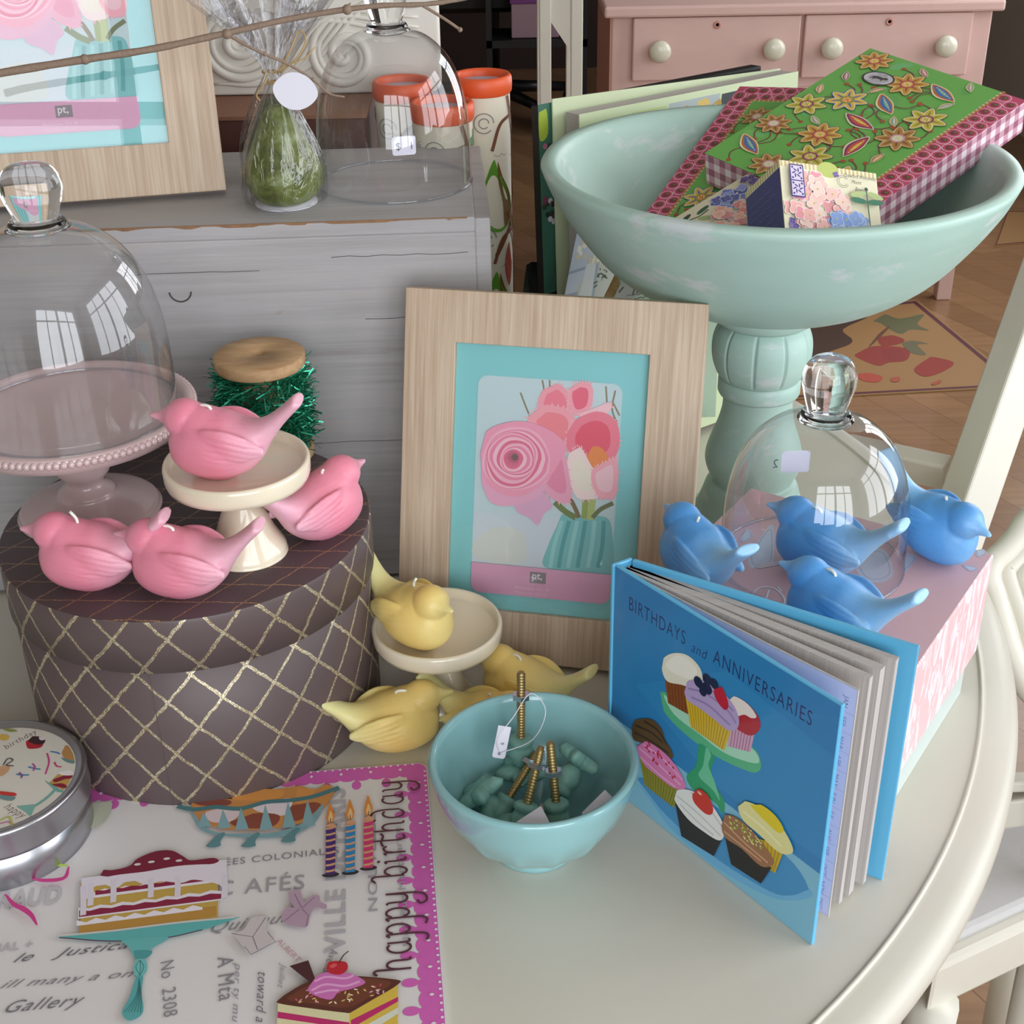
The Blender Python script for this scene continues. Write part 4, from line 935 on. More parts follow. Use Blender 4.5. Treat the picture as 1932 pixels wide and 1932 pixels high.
def hyd(cx, cy, R, c1, c2, ctr, n, pr=.42):
    for k in range(n):
        r = R*sqrt(rd.random()); th = rd.uniform(0, 6.28); x, y = cx+r*cos(th), cy+r*sin(th)
        if not (.35 < x < HW-.35 and -HH < y < -.5): continue
        q0 = rd.uniform(0, 1.5); c = rd.choice(c1)
        a.poly([(x+pr*(.62+.42*abs(cos(2*(q-q0))))*cos(q)*1.12, y+pr*(.62+.42*abs(cos(2*(q-q0))))*sin(q)*1.12) for q in np.linspace(0, 2*pi, 24, endpoint=False)], '#f6e6de' if ctr != '#c9b7e0' and c[1] in 'ef' else '#c4d2f0' if ctr != '#c9b7e0' else '#8f80b8', up=True)
        a.poly([(x+pr*(.62+.42*abs(cos(2*(q-q0))))*cos(q), y+pr*(.62+.42*abs(cos(2*(q-q0))))*sin(q)) for q in np.linspace(0, 2*pi, 24, endpoint=False)], c, up=True)
        a.ell((x, y), pr*.14, ctr, n=6)
hyd(2.6, -.9, 1.5, ['#5c4590', '#7a63a8', '#4a3a80'], None, '#c9b7e0', 14, .2); hyd(.7, -4.2, 1.0, ['#6a55a0', '#8a7ab8'], None, '#c9b7e0', 10, .22)
hyd(2.5, -3.0, 2.05, ['#eeb3ae', '#f2c4ba', '#e99aa4', '#f4d0c4'], None, '#b9b84a', 44, .5); hyd(4.9, -4.5, 1.5, ['#7f9fdc', '#9ab6e8', '#8aa8e0'], None, '#d9c24a', 30, .5)
a.rect(.5, -2.6, 1.5, -.35, '#4a3c80'); a.rect(.58, -1.42, 1.42, -.43, '#d4c9dc'); a.rect(.58, -2.5, 1.42, -1.5, '#d4c9dc')
for cy in (-.92, -2.0):
    a.up()
    for k in range(6): a.ell((1+.22*cos(k*pi/3), cy+.22*sin(k*pi/3)), (.16, .05), '#4a3c80', k*pi/3+.5, 8, up=False)
    for sx in (-1, 1):
        for sy in (-1, 1): a.ell((1+sx*.3, cy+sy*.36), .08, '#4a3c80', n=6, up=False)
for s, x, y, h in (('Crawford Wincomley', 4.35, -.75, .3), ('Mount', 4.9, -1.15, .3), ('Bowyer', 5.1, -1.65, .33)): a.text(s, (x, y), h*1.25, '#4a4038', shear=.5, sx=.72)
for r in (.42, .3): a.line([(4.3+r*cos(k), -1.1+r*sin(k)) for k in np.linspace(.5, 5.8, 14)], .03, '#6a6058')
for s in (-1, 1):
    a.ell((6.0+s*.55-.0, -1.95), (.62, .2), '#a9bf7a', -s*.35 if s > 0 else .35*-1, 12) if False else a.ell((5.95+s*.62, -1.85), (.62, .2), '#b4c487', s*.25*-1, 12)
    a.ell((5.95+s*.6, -2.3), (.6, .2), '#3f7a60', s*.08, 12)
a.line([(5.95, -1.5), (5.97, -2.6), (6.0, -4.6)], .09, '#4a6a58', False); a.ell((5.95, -1.45), .13, '#46504a')
a.build('hydrangea_print', M['ink'], t, loc=(0, 0, .002))
a = Art(.0022); a.rect(-HD+.02, -HH, -.02, -.5, '#3b3478'); a.rect(-HD+.02, -.5, -.02, -.02, '#e6dcae')
for k in range(14): a.rect(-HD+.1+k*.32, -.45, -HD+.26+k*.32, -.02, '#bfae78', up=(k == 0))
a.up()
for k in range(8):
    a.line([(-HD+.5+j*.42, -1.5-k*.52+.09*(j % 2)) for j in range(8+k % 2)], .05, '#6a62a0', up=False)
m2 = Matrix(((0, 0, -1, -.00003), (0, 1, 0, 0), (1, 0, 0, 0), (0, 0, 0, 1)))
a.build('side_print', M['ink'], t, mw=m2)

# second hydrangea carton lying low at the left of the bowl
A = at_d(1396, 163, 110.5); Bp = at_d(1396+292, 170, 103.5); Cp = at_d(1258, 432, 100.0)
ex = unit(Bp-A); ey = unit((Cp-A)-ex*((Cp-A)@ex)); n1 = np.cross(ex, ey); n1 = n1 if n1@fwd < 0 else -n1
hp = Plane(A+n1*2.3, ex, -ey); a0 = np.array(hp.tr(1262, 418)); a1 = np.array(hp.tr(1414, 326))
lx = unit(a1-a0); ly = np.array((lx[1], -lx[0])); ly = ly if ly[1] < 0 else -ly
O = hp.o+hp.ex*a0[0]+hp.ey*a0[1]; ex3 = hp.ex*lx[0]+hp.ey*lx[1]; ey3 = hp.ex*ly[0]+hp.ey*ly[1]
m = frame_box(None, '', O, ex3, ey3, 7, 7, 2, None)
t = thing('soap_box', 'flat hydrangea carton lying between the green boxes and the left rim of the mint bowl', 'box', mw=m)
W_ = np.linalg.norm(a1-a0); MB().box((W_/2, -2.6, -1.0), (W_, 5.2, 2.0)).build('carton', M['cream_card'], t, bevel=.03)
a = Art(.0022); HW, HH = W_, 5.2; rd = random.Random(8); a.rect(0, -HH, HW, 0, '#ddd3b8')
a.line([(.5, -.9), (1.6, -1.3), (2.6, -1.2)], .12, '#33523f'); a.ell((.9, -.75), (.6, .2), '#33523f', .3); a.ell((1.9, -1.9), (.6, .28), '#9db07a', -.8); a.ell((2.3, -.9), (.6, .2), '#3c5f4a', .2)
hyd(4.6, -1.2, 1.7, ['#6f79b8', '#8a94cc', '#5a5fa0'], None, '#c98a3a', 34, .42); hyd(3.4, -3.4, 1.6, ['#e3a294', '#e9b5a4', '#d98a8a'], None, '#b98a3a', 26, .42); hyd(HW-.8, -.9, .8, ['#4a3c78', '#5c4c8a'], None, '#c9b7e0', 12, .25)
a.build('hydrangea_print', M['ink'], t, loc=(0, 0, .002))
# ---------------------------------------------------------------- aqua bowl with knobs
BX, BY = .95, 61.6
t = thing('small_bowl', 'aqua glazed bowl with faceted lower sides, full of iron knobs and bolts', 'bowl', (BX, BY, 0))
def facet(r, z, a):
    if z < 4.3:
        x = (a*14/(2*pi)) % 1.0-.5; top = 3.5; k = max(0, min(1, (4.2-z)/1.4))*max(0, min(1, (z-.5)/.6))
        return r-.16*k*(1-(2*x)**2)
    return r
o = spl([(2.6, 0), (2.68, .25), (2.75, .55), (3.5, 1.15), (4.45, 2.1), (5.1, 3.2), (5.55, 4.4), (5.85, 5.5), (6.0, 6.2), (6.02, 6.45)], 4)
i_ = spl([(5.5, 6.3), (5.3, 5.6), (4.9, 4.4), (4.3, 3.2), (3.3, 1.9), (2, 1.1), (.001, .9)], 4)
MB().lathe([(.001, .0)]+[(max(.001, p[0]), p[1]) for p in o]+[(5.95, 6.6), (5.78, 6.66), (5.6, 6.55)]+[(max(.001, p[0]), p[1]) for p in i_], 168, cap=False, rf=facet).build('bowl_body', M['porcteal'], t)
def knob(label, p0, p1, nutf, rr=.26, headr=1.15, head=True, rz=0):
    """knob: p0 collar end, p1 tip of the threaded rod"""
    p0 = np.array(p0); p1 = np.array(p1); d = unit(p1-p0); L = np.linalg.norm(p1-p0)
    h = np.array([0, 0, 1.0]) if abs(d[2]) < .9 else np.array([1.0, 0, 0]); x = unit(np.cross(h, d)); y = np.cross(d, x)
    m = Matrix.Identity(4)
    for i in range(3): m[i][0] = x[i]; m[i][1] = y[i]; m[i][2] = d[i]; m[i][3] = p0[i]*CM
    m[2][3] += TZ*CM
    t = thing('drawer_knob', label, 'drawer knob', mw=m, group='iron knobs in the aqua bowl')
    pr = [(rr*.8, 0)]; z = 0
    while z < L-.2: pr += [(rr, z+.05), (rr, z+.09), (rr*.74, z+.15)]; z += .18
    pr += [(rr*.75, L)]
    MB().lathe(pr, 20).build('threaded_rod', M['bolt'], t)
    MB().lathe([(.5, 0), (.55, .02), (.55, .3), (.5, .33)], 6, (0, 0, L*nutf), smooth=False).build('hex_nut', M['nut'], t)
    MB().lathe([(.45, -1.9), (.5, -1.7), (.72, -1.3), (.78, -.9), (.66, -.62), (.62, -.5), (.74, -.35), (.74, -.1), (.6, .02), (rr, .03)], 28).build('collar', M['green'], t)
    if head:
        mb = MB(); 
        mb.lathe([(.3, -2.75), (1.0, -2.7), (headr*1.15, -2.3), (headr, -2.0), (.5, -1.85)], 60, rf=lambda r, z, a: r*(1+.24*cos(5*a)+.05*cos(15*a)) if r > .8 else r)
        mb.build('flower_head', M['green'], t)
    return t
knob('iron knob with its threaded bolt standing upright above the rim of the aqua bowl', at_y(983, 1391, 64.6), at_y(983, 1268, 65.2), .60)
knob('iron knob with its bolt leaning to the right at the centre of the aqua bowl', at_y(995, 1516, 60.3), at_y(1021, 1408, 61.8), .62, headr=1.0)
knob('iron knob upright at the front right of the centre of the aqua bowl', at_y(1049, 1512, 60.6), at_y(1038, 1400, 61.6), .45, headr=1.0)
knob('iron knob lying with its rusty bolt pointing up behind the centre of the aqua bowl', np.array([-.5, 62.0, 3.1]), np.array([1.2, 63.9, 4.9]), .7, headr=1.05)
knob('iron knob lying at the left front of the bottom of the aqua bowl', np.array([.4, 59.9, 2.7]), np.array([2.5, 59.0, 3.3]), .5, headr=1.0)
knob('iron knob standing at the left of the pile in the aqua bowl, flower head up', np.array([-.9, 61.3, 1.9]), np.array([-.2, 61.0, .9]), .5, headr=1.15)
knob('iron knob tipped over at the back right of the pile in the aqua bowl', np.array([2.4, 62.6, 2.9]), np.array([1.2, 61.6, 1.6]), .5, headr=1.0)
def pricetag(label, c, ex, ey, w, h, txt, loop):
    t_ = Plane(c, ex, ey); tt = thing('price_tag', label, 'price tag', mw=t_.matrix(), group='price tags in the aqua bowl')
    MB().prism([(0, .1), (.1, 0), (w, 0), (w, h), (.1, h), (0, h-.1)], 0, .03).build('tag_card', M['label'], tt)
    a = Art(.003); a.z = .033; a.text(txt, (w*.42, h*.3), h*.4, '#2c2c34'); a.ell((.28, h/2), .1, '#7c8c90'); a.build('tag_print', M['ink'], tt)
    MB().tube(spl(loop, 5), .03, 6).build('tag_string', M['paper'], tt)
pricetag('white price tag hanging left of the upright bolt in the aqua bowl', at_y(952, 1432, 63.0), -IY*.98+IX*.2, -IX*.95-.3*fwd, 1.9, .8, '6', [(.3, .4, 0), (1.2, .8, .4), (2.6, .2, .6), (4.1, -.6, .5), (3.2, -1.8, .3), (1.4, -1.4, .2), (.3, .4, .1)])
pricetag('white price tag at the front of the pile in the aqua bowl', at_y(972, 1552, 57.9), IX*.85-IY*.55, IY*.4+IX*.5-fwd*.7, 1.7, 1.25, 'o', [(.3, .4, 0), (.9, 1.2, .3), (1.4, 1.9, .4)])
pricetag('white price tag leaning on the right inner wall of the aqua bowl', at_y(1096, 1535, 59.0), IX*.74-IY*.68+fwd*.2, IX*.5+IY*.6-fwd*.5, 1.9, .8, 'i6', [(.3, .4, 0), (-.6, .5, .3), (-1.9, .5, .2)])

# ---------------------------------------------------------------- birthday placemat
tr0 = np.array([-5.75, 68.75, .28]); ux = unit((-.9957, -.0925, 0)); uy = unit((.0925, -.9957, 0))
MW, MH = 30.0, 34.0
pm = Plane(tr0-(-ux)*0+ux*MW, -ux, -uy)      # origin at the top left corner, x right, y up
t = thing('placemat', 'pink bordered birthday placemat printed with cakes and candles, lying at the front left', 'placemat', mw=Matrix(pm.matrix()))
def rr(x0, y0, x1, y1, r, n=5):
    p = []
    for cx, cy, a0 in ((x1-r, y1-r, 0), (x0+r, y1-r, 90), (x0+r, y0+r, 180), (x1-r, y0+r, 270)): p += [(cx+r*cos(radians(a0+k*90/n)), cy+r*sin(radians(a0+k*90/n))) for k in range(n+1)]
    return p
MB().prism(rr(0, -MH, MW, 0, .7), -.26, 0).build('mat_board', M['paper'], t)
a = Art(.0016); a.z = .004; PK = '#d463b4'
a.poly(rr(.04, -MH+.04, MW-.04, -.04, .68), PK)
# white field with a lacy edge of lobes and drops
a.rect(1.05, -MH, MW-1.05, -1.05, '#e0dbd9')
a.up()
def edge(k): return (1.3+k*.93)
for k in range(33):
    x = MW-1.3-k*.93
    if x > .5:
        a.ell((x, -1.05), (.5, .28), PK, n=12, up=False)
for k in range(36): a.ell((MW-1.05, -1.3-k*.93), (.28, .5), PK, n=12, up=False)
a.up()
for k in range(17):
    x = MW-2.6-k*1.86
    if x > 1: a.ell((x, -1.72), (.3, .42), PK, n=14, up=False); a.ell((x, -1.35), (.13, .3), PK, n=8, up=False)
for k in range(18): a.ell((MW-1.72, -2.9-k*1.86), (.46, .3), PK, n=14, up=False); a.ell((MW-1.3, -2.9-k*1.86), (.3, .13), PK, n=8, up=False)
a.up()
for k in range(70):
    a.ell((MW-.9-k*.46, -.16), .09, '#e8e2e2', n=6, up=False); a.ell((MW-.16, -.9-k*.46), .09, '#e8e2e2', n=6, up=False)
for k in range(17): a.poly([(MW-1.7-k*1.86+dx, -.62+dy) for dx, dy in ((.11, 0), (0, .15), (-.11, 0), (0, -.15))], '#e8dfe2', up=False); a.poly([(MW-.62+dx, -1.97-k*1.86+dy) for dx, dy in ((.15, 0), (0, .11), (-.15, 0), (0, -.11))], '#e8dfe2', up=False)
z1 = fbox(0, 1340, 3.264); z2 = fbox(480, 1380, 3.5)
q1 = lambda pts: [pm.tr(*z1(*p)) for p in pts]; q2 = lambda pts: [pm.tr(*z2(*p)) for p in pts]
GY = '#9b979c'
tf = lambda s, A, B, cap, c=GY, q=q1, **k: text_fit(a, s, q([A])[0], q([B])[0], cap, c, **k)
tf('URÉES COLONIALES', (1265, 975), (2090, 885), .55, '#8a868b'); tf('C AFÉS', (1330, 1150), (1875, 1105), 1.2, '#a09ca0'); tf('RAUD', (-20, 1230), (370, 1190), 1.4, '#c2bdc0', bold=.03)
tf('Quinquina', (1300, 1375), (1900, 1290), .8, '#8f8b90', shear=.6); tf('le   Justica', (80, 1560), (800, 1470), .62, '#6f6b70', shear=.6); tf('ill many a one', (0, 1720), (900, 1640), .55, '#8a8488', shear=.6)
tf('Gallery', (30, 1870), (520, 1820), .8, '#7d787d', shear=.6); tf('MAL +', (-60, 1500), (200, 1470), .6, '#bdb8bb', bold=.02)
tf('ALBERT', (1700, 1430), (1830, 1560), .35, '#c99aa4', flip=1); tf('No  2308', (990, 1560), (1010, 1900), .75, '#8d898e', flip=1); tf('A Mta', (1340, 1530), (1350, 1800), .9, '#88848a', flip=1)
tf('toward a', (1590, 1620), (1575, 1932), .55, '#7d7680', shear=.5); tf('Juillet', (1730, 1560), (1710, 1720), .35, '#a39ca4', shear=.5); tf('per ty mu', (1450, 1560), (1430, 1932), .4, '#9a949c', shear=.4)
tf('VILLE DE PARIS', (600, 1460), (600, 385), 1.15, '#b3aeb2', q=q2, bold=.02); tf('NOUVELLE', (815, 1190), (800, 555), .55, '#a5a0a6', q=q2); tf('No7 Rue Montmartre', (1030, 1420), (965, 640), .42, '#a9a4aa', q=q2); tf('Avenue', (505, 1440), (440, 1620), .5, '#8c878c', q=q2, shear=.3)
# looping script: happy birthday
def AR(cx, cy, rx, ry, a0, a1, n=9): return [(cx+rx*cos(radians(a0+(a1-a0)*k/n)), cy+ry*sin(radians(a0+(a1-a0)*k/n))) for k in range(n+1)]
ST = [(-.12, 1.55), (.02, 1.8), (.12, 1.55), (.12, .8), (.12, .02)]
G = {'h': ([ST, [(.12, .45)]+AR(.34, .55, .2, .28, 170, 0, 6)+[(.54, .3), (.56, .06), (.68, .02)]], .86),
 'a': ([AR(.32, .4, .27, .4, 55, 320, 10), [(.56, .8), (.57, .3), (.6, .05), (.74, .04)]], .88),
 'p': ([[(-.04, .7), (.08, .8), (.12, .5), (.1, -.6), (-.05, -1.0), (-.3, -.9)], AR(.38, .4, .25, .4, 150, -150, 10)], .84),
 'y': ([[(-.02, .78), (.08, .7), (.1, .35)]+AR(.32, .28, .22, .25, 190, 340, 6)+[(.55, .5), (.57, .8)], [(.57, .8), (.57, -.3), (.42, -.95), (.1, -1.05), (-.05, -.7), (.15, -.5)]], .84),
 'b': ([[(-.22, 1.5), (-.02, 1.8), (.12, 1.5), (.12, .7), (.12, .1)], AR(.38, .4, .25, .4, 150, -150, 10)], .84),
 'i': ([[(-.02, .72), (.1, .75), (.12, .25), (.2, .02), (.32, .05)], [(.08, 1.15), (.13, 1.22), (.16, 1.15), (.1, 1.12)]], .5),
 'r': ([[(-.02, .72), (.1, .78), (.12, .4), (.12, 0)], [(.12, .45), (.2, .72), (.38, .82), (.52, .7)]], .62),
 't': ([[(.24, 1.7), (.24, .9), (.24, .25), (.36, .02), (.55, .08)], [(-.12, .82), (.15, .9), (.5, .82), (.68, .95)]], .7),
 'd': ([AR(.32, .4, .27, .4, 55, 320, 10), [(.57, .15), (.57, .8), (.45, 1.5), (.15, 1.8), (-.12, 1.6), (-.02, 1.35)]], .88), ' ': ([], .62)}
A = np.array(q2([(1042, 1585)])[0]); B = np.array(q2([(975, 330)])[0]); ex = unit(B-A); ey = np.array((-ex[1], ex[0])); tot = sum(G[c][1] for c in 'happy birthday')-.12; k = np.linalg.norm(B-A)/tot; x = 0; a.up()
for ch in 'happy birthday':
    for st in G[ch][0]: a.line([tuple(A+ex*(x+p[0])*k+ey*k*1.12*(p[1] if 0 <= p[1] <= .9 else .9+(p[1]-.9)*.42 if p[1] > .9 else p[1]*.62)) for p in st], .14, '#5a2f3c', up=False)
    x += G[ch][1]
P = lambda pts, c, q=q1, n=4: a.blob(q(pts), c, n)
# glass bowl of sweets
P([(1180, 590), (1250, 550), (1430, 560), (1500, 510), (1700, 500), (1850, 480), (1932, 505), (2010, 470), (2060, 520), (1930, 680), (1700, 740), (1400, 750), (1240, 690)], '#c98a4c')
for pts, c in (([(1190, 570), (1300, 555), (1420, 570), (1400, 600), (1240, 600)], '#8a4a3c'), ([(1430, 545), (1600, 500), (1750, 510), (1700, 560), (1500, 570)], '#d9944a'), ([(1560, 600), (1700, 570), (1800, 560), (1760, 660), (1600, 640)], '#e3d6dc'), ([(1840, 490), (1940, 500), (1900, 570), (1830, 590)], '#d8924c'), ([(1420, 700), (1560, 650), (1720, 660), (1680, 730), (1500, 740)], '#8c4a3a'), ([(1270, 640), (1380, 610), (1480, 640), (1420, 700), (1300, 700)], '#dcc9cc'), ([(1800, 600), (1932, 580), (1980, 610), (1850, 690), (1780, 680)], '#8e4a38')): P(pts, c)
a.line(q1([(1095, 605), (1200, 625), (1330, 610), (1480, 620), (1640, 580), (1780, 570), (1932, 545), (2090, 490)]), .36, '#4d7b80')
P([(1165, 620), (1220, 700), (1330, 765), (1500, 775), (1700, 765), (1880, 700), (1990, 590), (1960, 680), (1840, 770), (1650, 800), (1400, 790), (1240, 750)], '#7fa5ac')
for x in (1260, 1380, 1490, 1640, 1780, 1900): a.poly(q1([(x-40, 760-abs(x-1560)*.09), (x-5, 640-(x-1260)*.12), (x+45, 755-abs(x-1560)*.09)]), '#86adb4')
for x, c in ((1330, 0), (1545, 0), (1790, -30)): P([(x-60, 850+c), (x-20, 810+c), (x+30, 770+c), (x+60, 775+c), (x+30, 820+c), (x+30, 850+c), (x-20, 860+c)], '#5f8b90')
# layer cake on a stand
def bandp(ya, yb, c, wob=0, xl=500, xr=1340, sl=-.13):
    n = 13; top = [(xl+(xr-xl)*i/n, ya+(xl+(xr-xl)*i/n-xl)*sl+(wob*(i % 2))) for i in range(n+1)]; bot = [(xl+(xr-xl)*i/n, yb+(xr-xl)*i/n*sl) for i in range(n+1)][::-1]
    a.poly(q1(top+bot), c)
bandp(1080, 1400, '#c2a14c', 0, 500, 1345); bandp(1330, 1395, '#b98a3e', 0, 490, 1335)
bandp(1230, 1300, '#e6dfe6', 14, 485, 1370); bandp(1250, 1290, '#8a2240', 10, 490, 1365); bandp(1130, 1180, '#e9e2e9', 16, 520, 1350); bandp(1125, 1155, '#8a2240', 8, 590, 1320); bandp(1310, 1345, '#eae3ea', 20, 475, 1250)
bandp(1050, 1110, '#e2dae2', 0, 505, 1400)
P([(620, 1035), (640, 1000), (700, 1000), (800, 975), (850, 930), (960, 885), (1060, 880), (1130, 915), (1180, 940), (1320, 925), (1322, 960), (1000, 1000), (800, 1040)], '#7a2038')
for x, y in ((850, 965), (935, 950), (1030, 930), (1105, 942)): a.ell(q1([(x, y)])[0], (.2, .1), '#e0d6da', n=10)
P([(500, 1140), (540, 1080), (700, 1035), (900, 1010), (1100, 975), (1300, 965), (1390, 980), (1400, 1060), (1385, 1140), (1350, 1090), (1200, 1060), (1120, 1080), (1000, 1070), (900, 1090), (800, 1060), (720, 1110), (640, 1090), (560, 1120), (510, 1210)], '#e4dbe3')
for x, y0, y1 in ((560, 1080, 1220), (700, 1060, 1200), (930, 1050, 1170), (1095, 1040, 1165), (1385, 1030, 1170), (515, 1100, 1280)): a.line(q1([(x, y0), (x+3, (y0+y1)/2), (x, y1)]), .33, '#ded5de')
P([(345, 1412), (600, 1390), (1000, 1340), (1430, 1295), (1460, 1300), (1250, 1370), (1040, 1420), (800, 1440), (560, 1430)], '#5fb0ae'); a.line(q1([(350, 1408), (700, 1375), (1100, 1325), (1450, 1292)]), .14, '#cfcac4')
a.line(q1([(370, 1418), (700, 1440), (1020, 1420), (1250, 1370)]), .07, '#5a2f45')
P([(750, 1438), (800, 1480), (830, 1540), (860, 1550), (900, 1545), (930, 1490), (1040, 1415)], '#67b5b3'); P([(825, 1500), (835, 1550), (905, 1545), (940, 1500)], '#4f9a9c')
P([(822, 1600), (840, 1555), (895, 1553), (912, 1600), (890, 1650), (840, 1655)], '#72bdba')
for x in (845, 865, 885): a.line(q1([(865, 1555), (x-4 if x < 865 else x+4, 1600), (865, 1652)]), .04, '#3f7f82')
P([(845, 1655), (885, 1652), (875, 1760), (888, 1850), (870, 1900), (800, 1930), (755, 1880), (800, 1790)], '#5aa9a9')
for k in range(6): a.line(q1([(862, 1670), (840+k*7, 1780), (770+k*20, 1880)]), .04, '#3a7578')
# candles
for (x, xc, yt, yb, c1) in ((505, -6, 640, 968, '#4a2a72'), (635, 0, 620, 955, '#2f87bf'), (755, 6, 595, 928, '#d33a72')):
    w = 32
    Q = q2([(x-w+2, yt), (x+w+2, yt-2), (x+w-2, yb-6), (x-w-2, yb)]); P([(x-w-25, yb), (x, yb-22), (x+w+25, yb-10), (x+w, yb+10), (x-w, yb+15)], '#2c2830', q2)
    a.poly(Q, c1)
    for k in range(8):
        y = yt+10+(yb-yt-20)*k/7.6; a.line(q2([(x-w+1, y+14), (x, y+10), (x+w, y)]), .17, '#d7a27c')
    P([(x-w+2, yt+4), (x, yt-14), (x+w+2, yt+1), (x+w, yt+12), (x-w+2, yt+14)], '#dba079', q2)
    P([(x-30, yt-50), (x-18, yt-100), (x-4, yt-150), (x+14, yt-105), (x+28, yt-60), (x+8, yt-14), (x-16, yt-18)], '#dd8a3a', q2); P([(x-16, yt-45), (x-2, yt-95), (x+16, yt-50), (x+2, yt-20)], '#ecc48a', q2)
    a.line(q2([(x, yt-45), (x+1, yt-12)]), .05, '#5a5048')
# bows and boxes
P([(230, 1080), (300, 1065), (330, 1150), (380, 1110), (430, 1110), (440, 1150), (480, 1170), (470, 1200), (400, 1190), (370, 1250), (340, 1320), (190, 1280), (215, 1190), (265, 1190), (240, 1140)], '#b498aa', q2)
for p in ([(315, 1190), (270, 1100)], [(320, 1190), (400, 1120)], [(315, 1195), (360, 1240), (345, 1315)], [(300, 1200), (200, 1280)]): a.line(q2(p), .06, '#8d6f86', False)
P([(1440, 1400), (1500, 1380), (1560, 1300), (1650, 1300), (1640, 1370), (1690, 1440), (1550, 1530), (1500, 1480)], '#c9c0bf')
for p in ([(1510, 1480), (1550, 1530), (1700, 1450), (1650, 1390)], [(1430, 1400), (1560, 1420), (1640, 1300)], [(1560, 1420), (1590, 1500)]): a.line(q1(p), .05, '#7d7477', False)
# square of layer cake with cherry
P2q = lambda pts, c: a.poly(q2(pts), c)
P2q([(160, 1815), (630, 1880), (630, 1990), (150, 1990)], '#ddd6a8'); P2q([(630, 1890), (950, 1700), (950, 1990), (630, 1990)], '#d9b94a'); P2q([(158, 1878), (630, 1950), (630, 1990), (155, 1920)], '#c02a6a')
P2q([(640, 1935), (952, 1780), (952, 1810), (640, 1990)], '#c02a6a'); P2q([(700, 1990), (952, 1850), (952, 1890), (800, 1990)], '#d9dccc'); P2q([(630, 1885), (952, 1698), (940, 1665), (600, 1800)], '#4a2420')
P([(163, 1800), (200, 1770), (360, 1680), (560, 1640), (930, 1665), (948, 1700), (800, 1790), (640, 1880), (600, 1885), (400, 1860), (170, 1825)], '#5a2c20', q2)
P([(215, 1790), (380, 1690), (560, 1650), (900, 1680), (780, 1770), (620, 1850), (420, 1830)], '#6f3a26', q2)
a.up()
rd = random.Random(4)
for k in range(60):
    x = rd.uniform(260, 860); y = 1700+rd.uniform(0, 120); 
    if 1665 < y-(.0)*x < 1820-(x-560)*.15 and y > 1790-(x-200)*.5: a.ell(q2([(x, y)])[0], (.12, .045), rd.choice(['#e8a8c4', '#e0c070', '#d24a6a', '#f0e0c0']), rd.uniform(0, 3), 6, up=False)
a.poly(q2([(235, 1578), (360, 1540), (415, 1690), (395, 1705)]), '#4a2226')
P([(360, 1720), (410, 1650), (480, 1620), (620, 1625), (690, 1650), (735, 1690), (640, 1730), (560, 1750), (510, 1800), (420, 1780), (365, 1750)], '#cf72b4', q2)
for p in ([(380, 1740), (470, 1700), (600, 1710), (700, 1680)], [(400, 1680), (480, 1650), (600, 1660), (660, 1640)], [(400, 1760), (500, 1740), (560, 1740)]): a.line(q2(p), .14, '#e6a6d2')
P([(478, 1590), (490, 1555), (550, 1545), (610, 1555), (618, 1600), (570, 1635), (500, 1625)], '#c0202e', q2); P([(500, 1580), (525, 1562), (550, 1572), (520, 1592)], '#d85a5a', q2); a.line(q2([(560, 1560), (590, 1510), (625, 1480)]), .07, '#4a3030')
# ribbons by the tin
a.line(q1([(40, 1160), (90, 1220), (150, 1250), (200, 1290), (235, 1350)]), .32, '#cf3a86', taper=True); a.line(q1([(190, 1060), (280, 1075), (400, 1060), (430, 990)]), .3, '#cf3f88', taper=True); a.line(q1([(280, 1010), (330, 980), (430, 985)]), .26, '#b6cf52', taper=True)
a.line(q1([(430, 900), (460, 870), (485, 840)]), .25, '#cf3a86', taper=True)
P([(560, 600), (690, 590), (680, 660), (640, 720), (560, 750)], '#b9bba6')
a.build('mat_print', M['inkmat'], t)

# ---------------------------------------------------------------- round tin
TX, TY, TR = -30.7, 62.9, 5.35
t = thing('round_tin', 'round silver tin with a birthday sweets lid, resting on the placemat', 'tin', (TX, TY, .3))
MB().lathe([(.001, 0), (4.95, 0), (5.1, .15), (5.1, 2.9)], 120).build('tin_body', M['metal'], t)
l = MB().lathe([(5.12, 2.55), (5.28, 2.5), (5.3, 2.7), (5.27, 4.05), (5.34, 4.2), (5.28, 4.38), (5.12, 4.42), (4.95, 4.36), (4.7, 4.25), (.001, 4.25)], 120, cap=False).build('lid', M['metal'], t)
pt = Plane((TX, TY, 4.56), (1, 0, 0), (0, 1, 0)); q = lambda pts: [pt.tr(*z1(*p)) for p in pts]
a = Art(.002); a.ell((0, 0), 4.68, '#ddd8cc', n=80)
tq = lambda s, A, B, cap, c='#8d7f78', **k: text_fit(a, s, q([A])[0], q([B])[0], cap, c, **k)
def inside(pts): return all(hypot(*p) < 4.6 for p in pts)
tq('birthday', (40, 240), (235, 135), .5, '#7a6a68', shear=.2); tq('happy bir', (20, 600), (200, 710), .55, '#7a6a68', shear=.2)
P = lambda pts, c, n=3: a.blob([p if hypot(*p) < 4.62 else tuple(np.array(p)*4.62/hypot(*p)) for p in q(pts)], c, n)
P([(160, 190), (180, 180), (262, 200), (250, 230), (185, 238), (165, 225)], '#b3202f'); P([(175, 185), (200, 160), (275, 170), (270, 205), (230, 212), (190, 200)], '#3c1f22'); P([(240, 165), (275, 160), (280, 180), (250, 185)], '#e6d8da')
P([(380, 260), (400, 220), (440, 215), (480, 260), (482, 310), (450, 320), (400, 300)], '#b98a52'); P([(375, 290), (410, 300), (470, 312), (450, 330), (400, 315)], '#6d8f90')
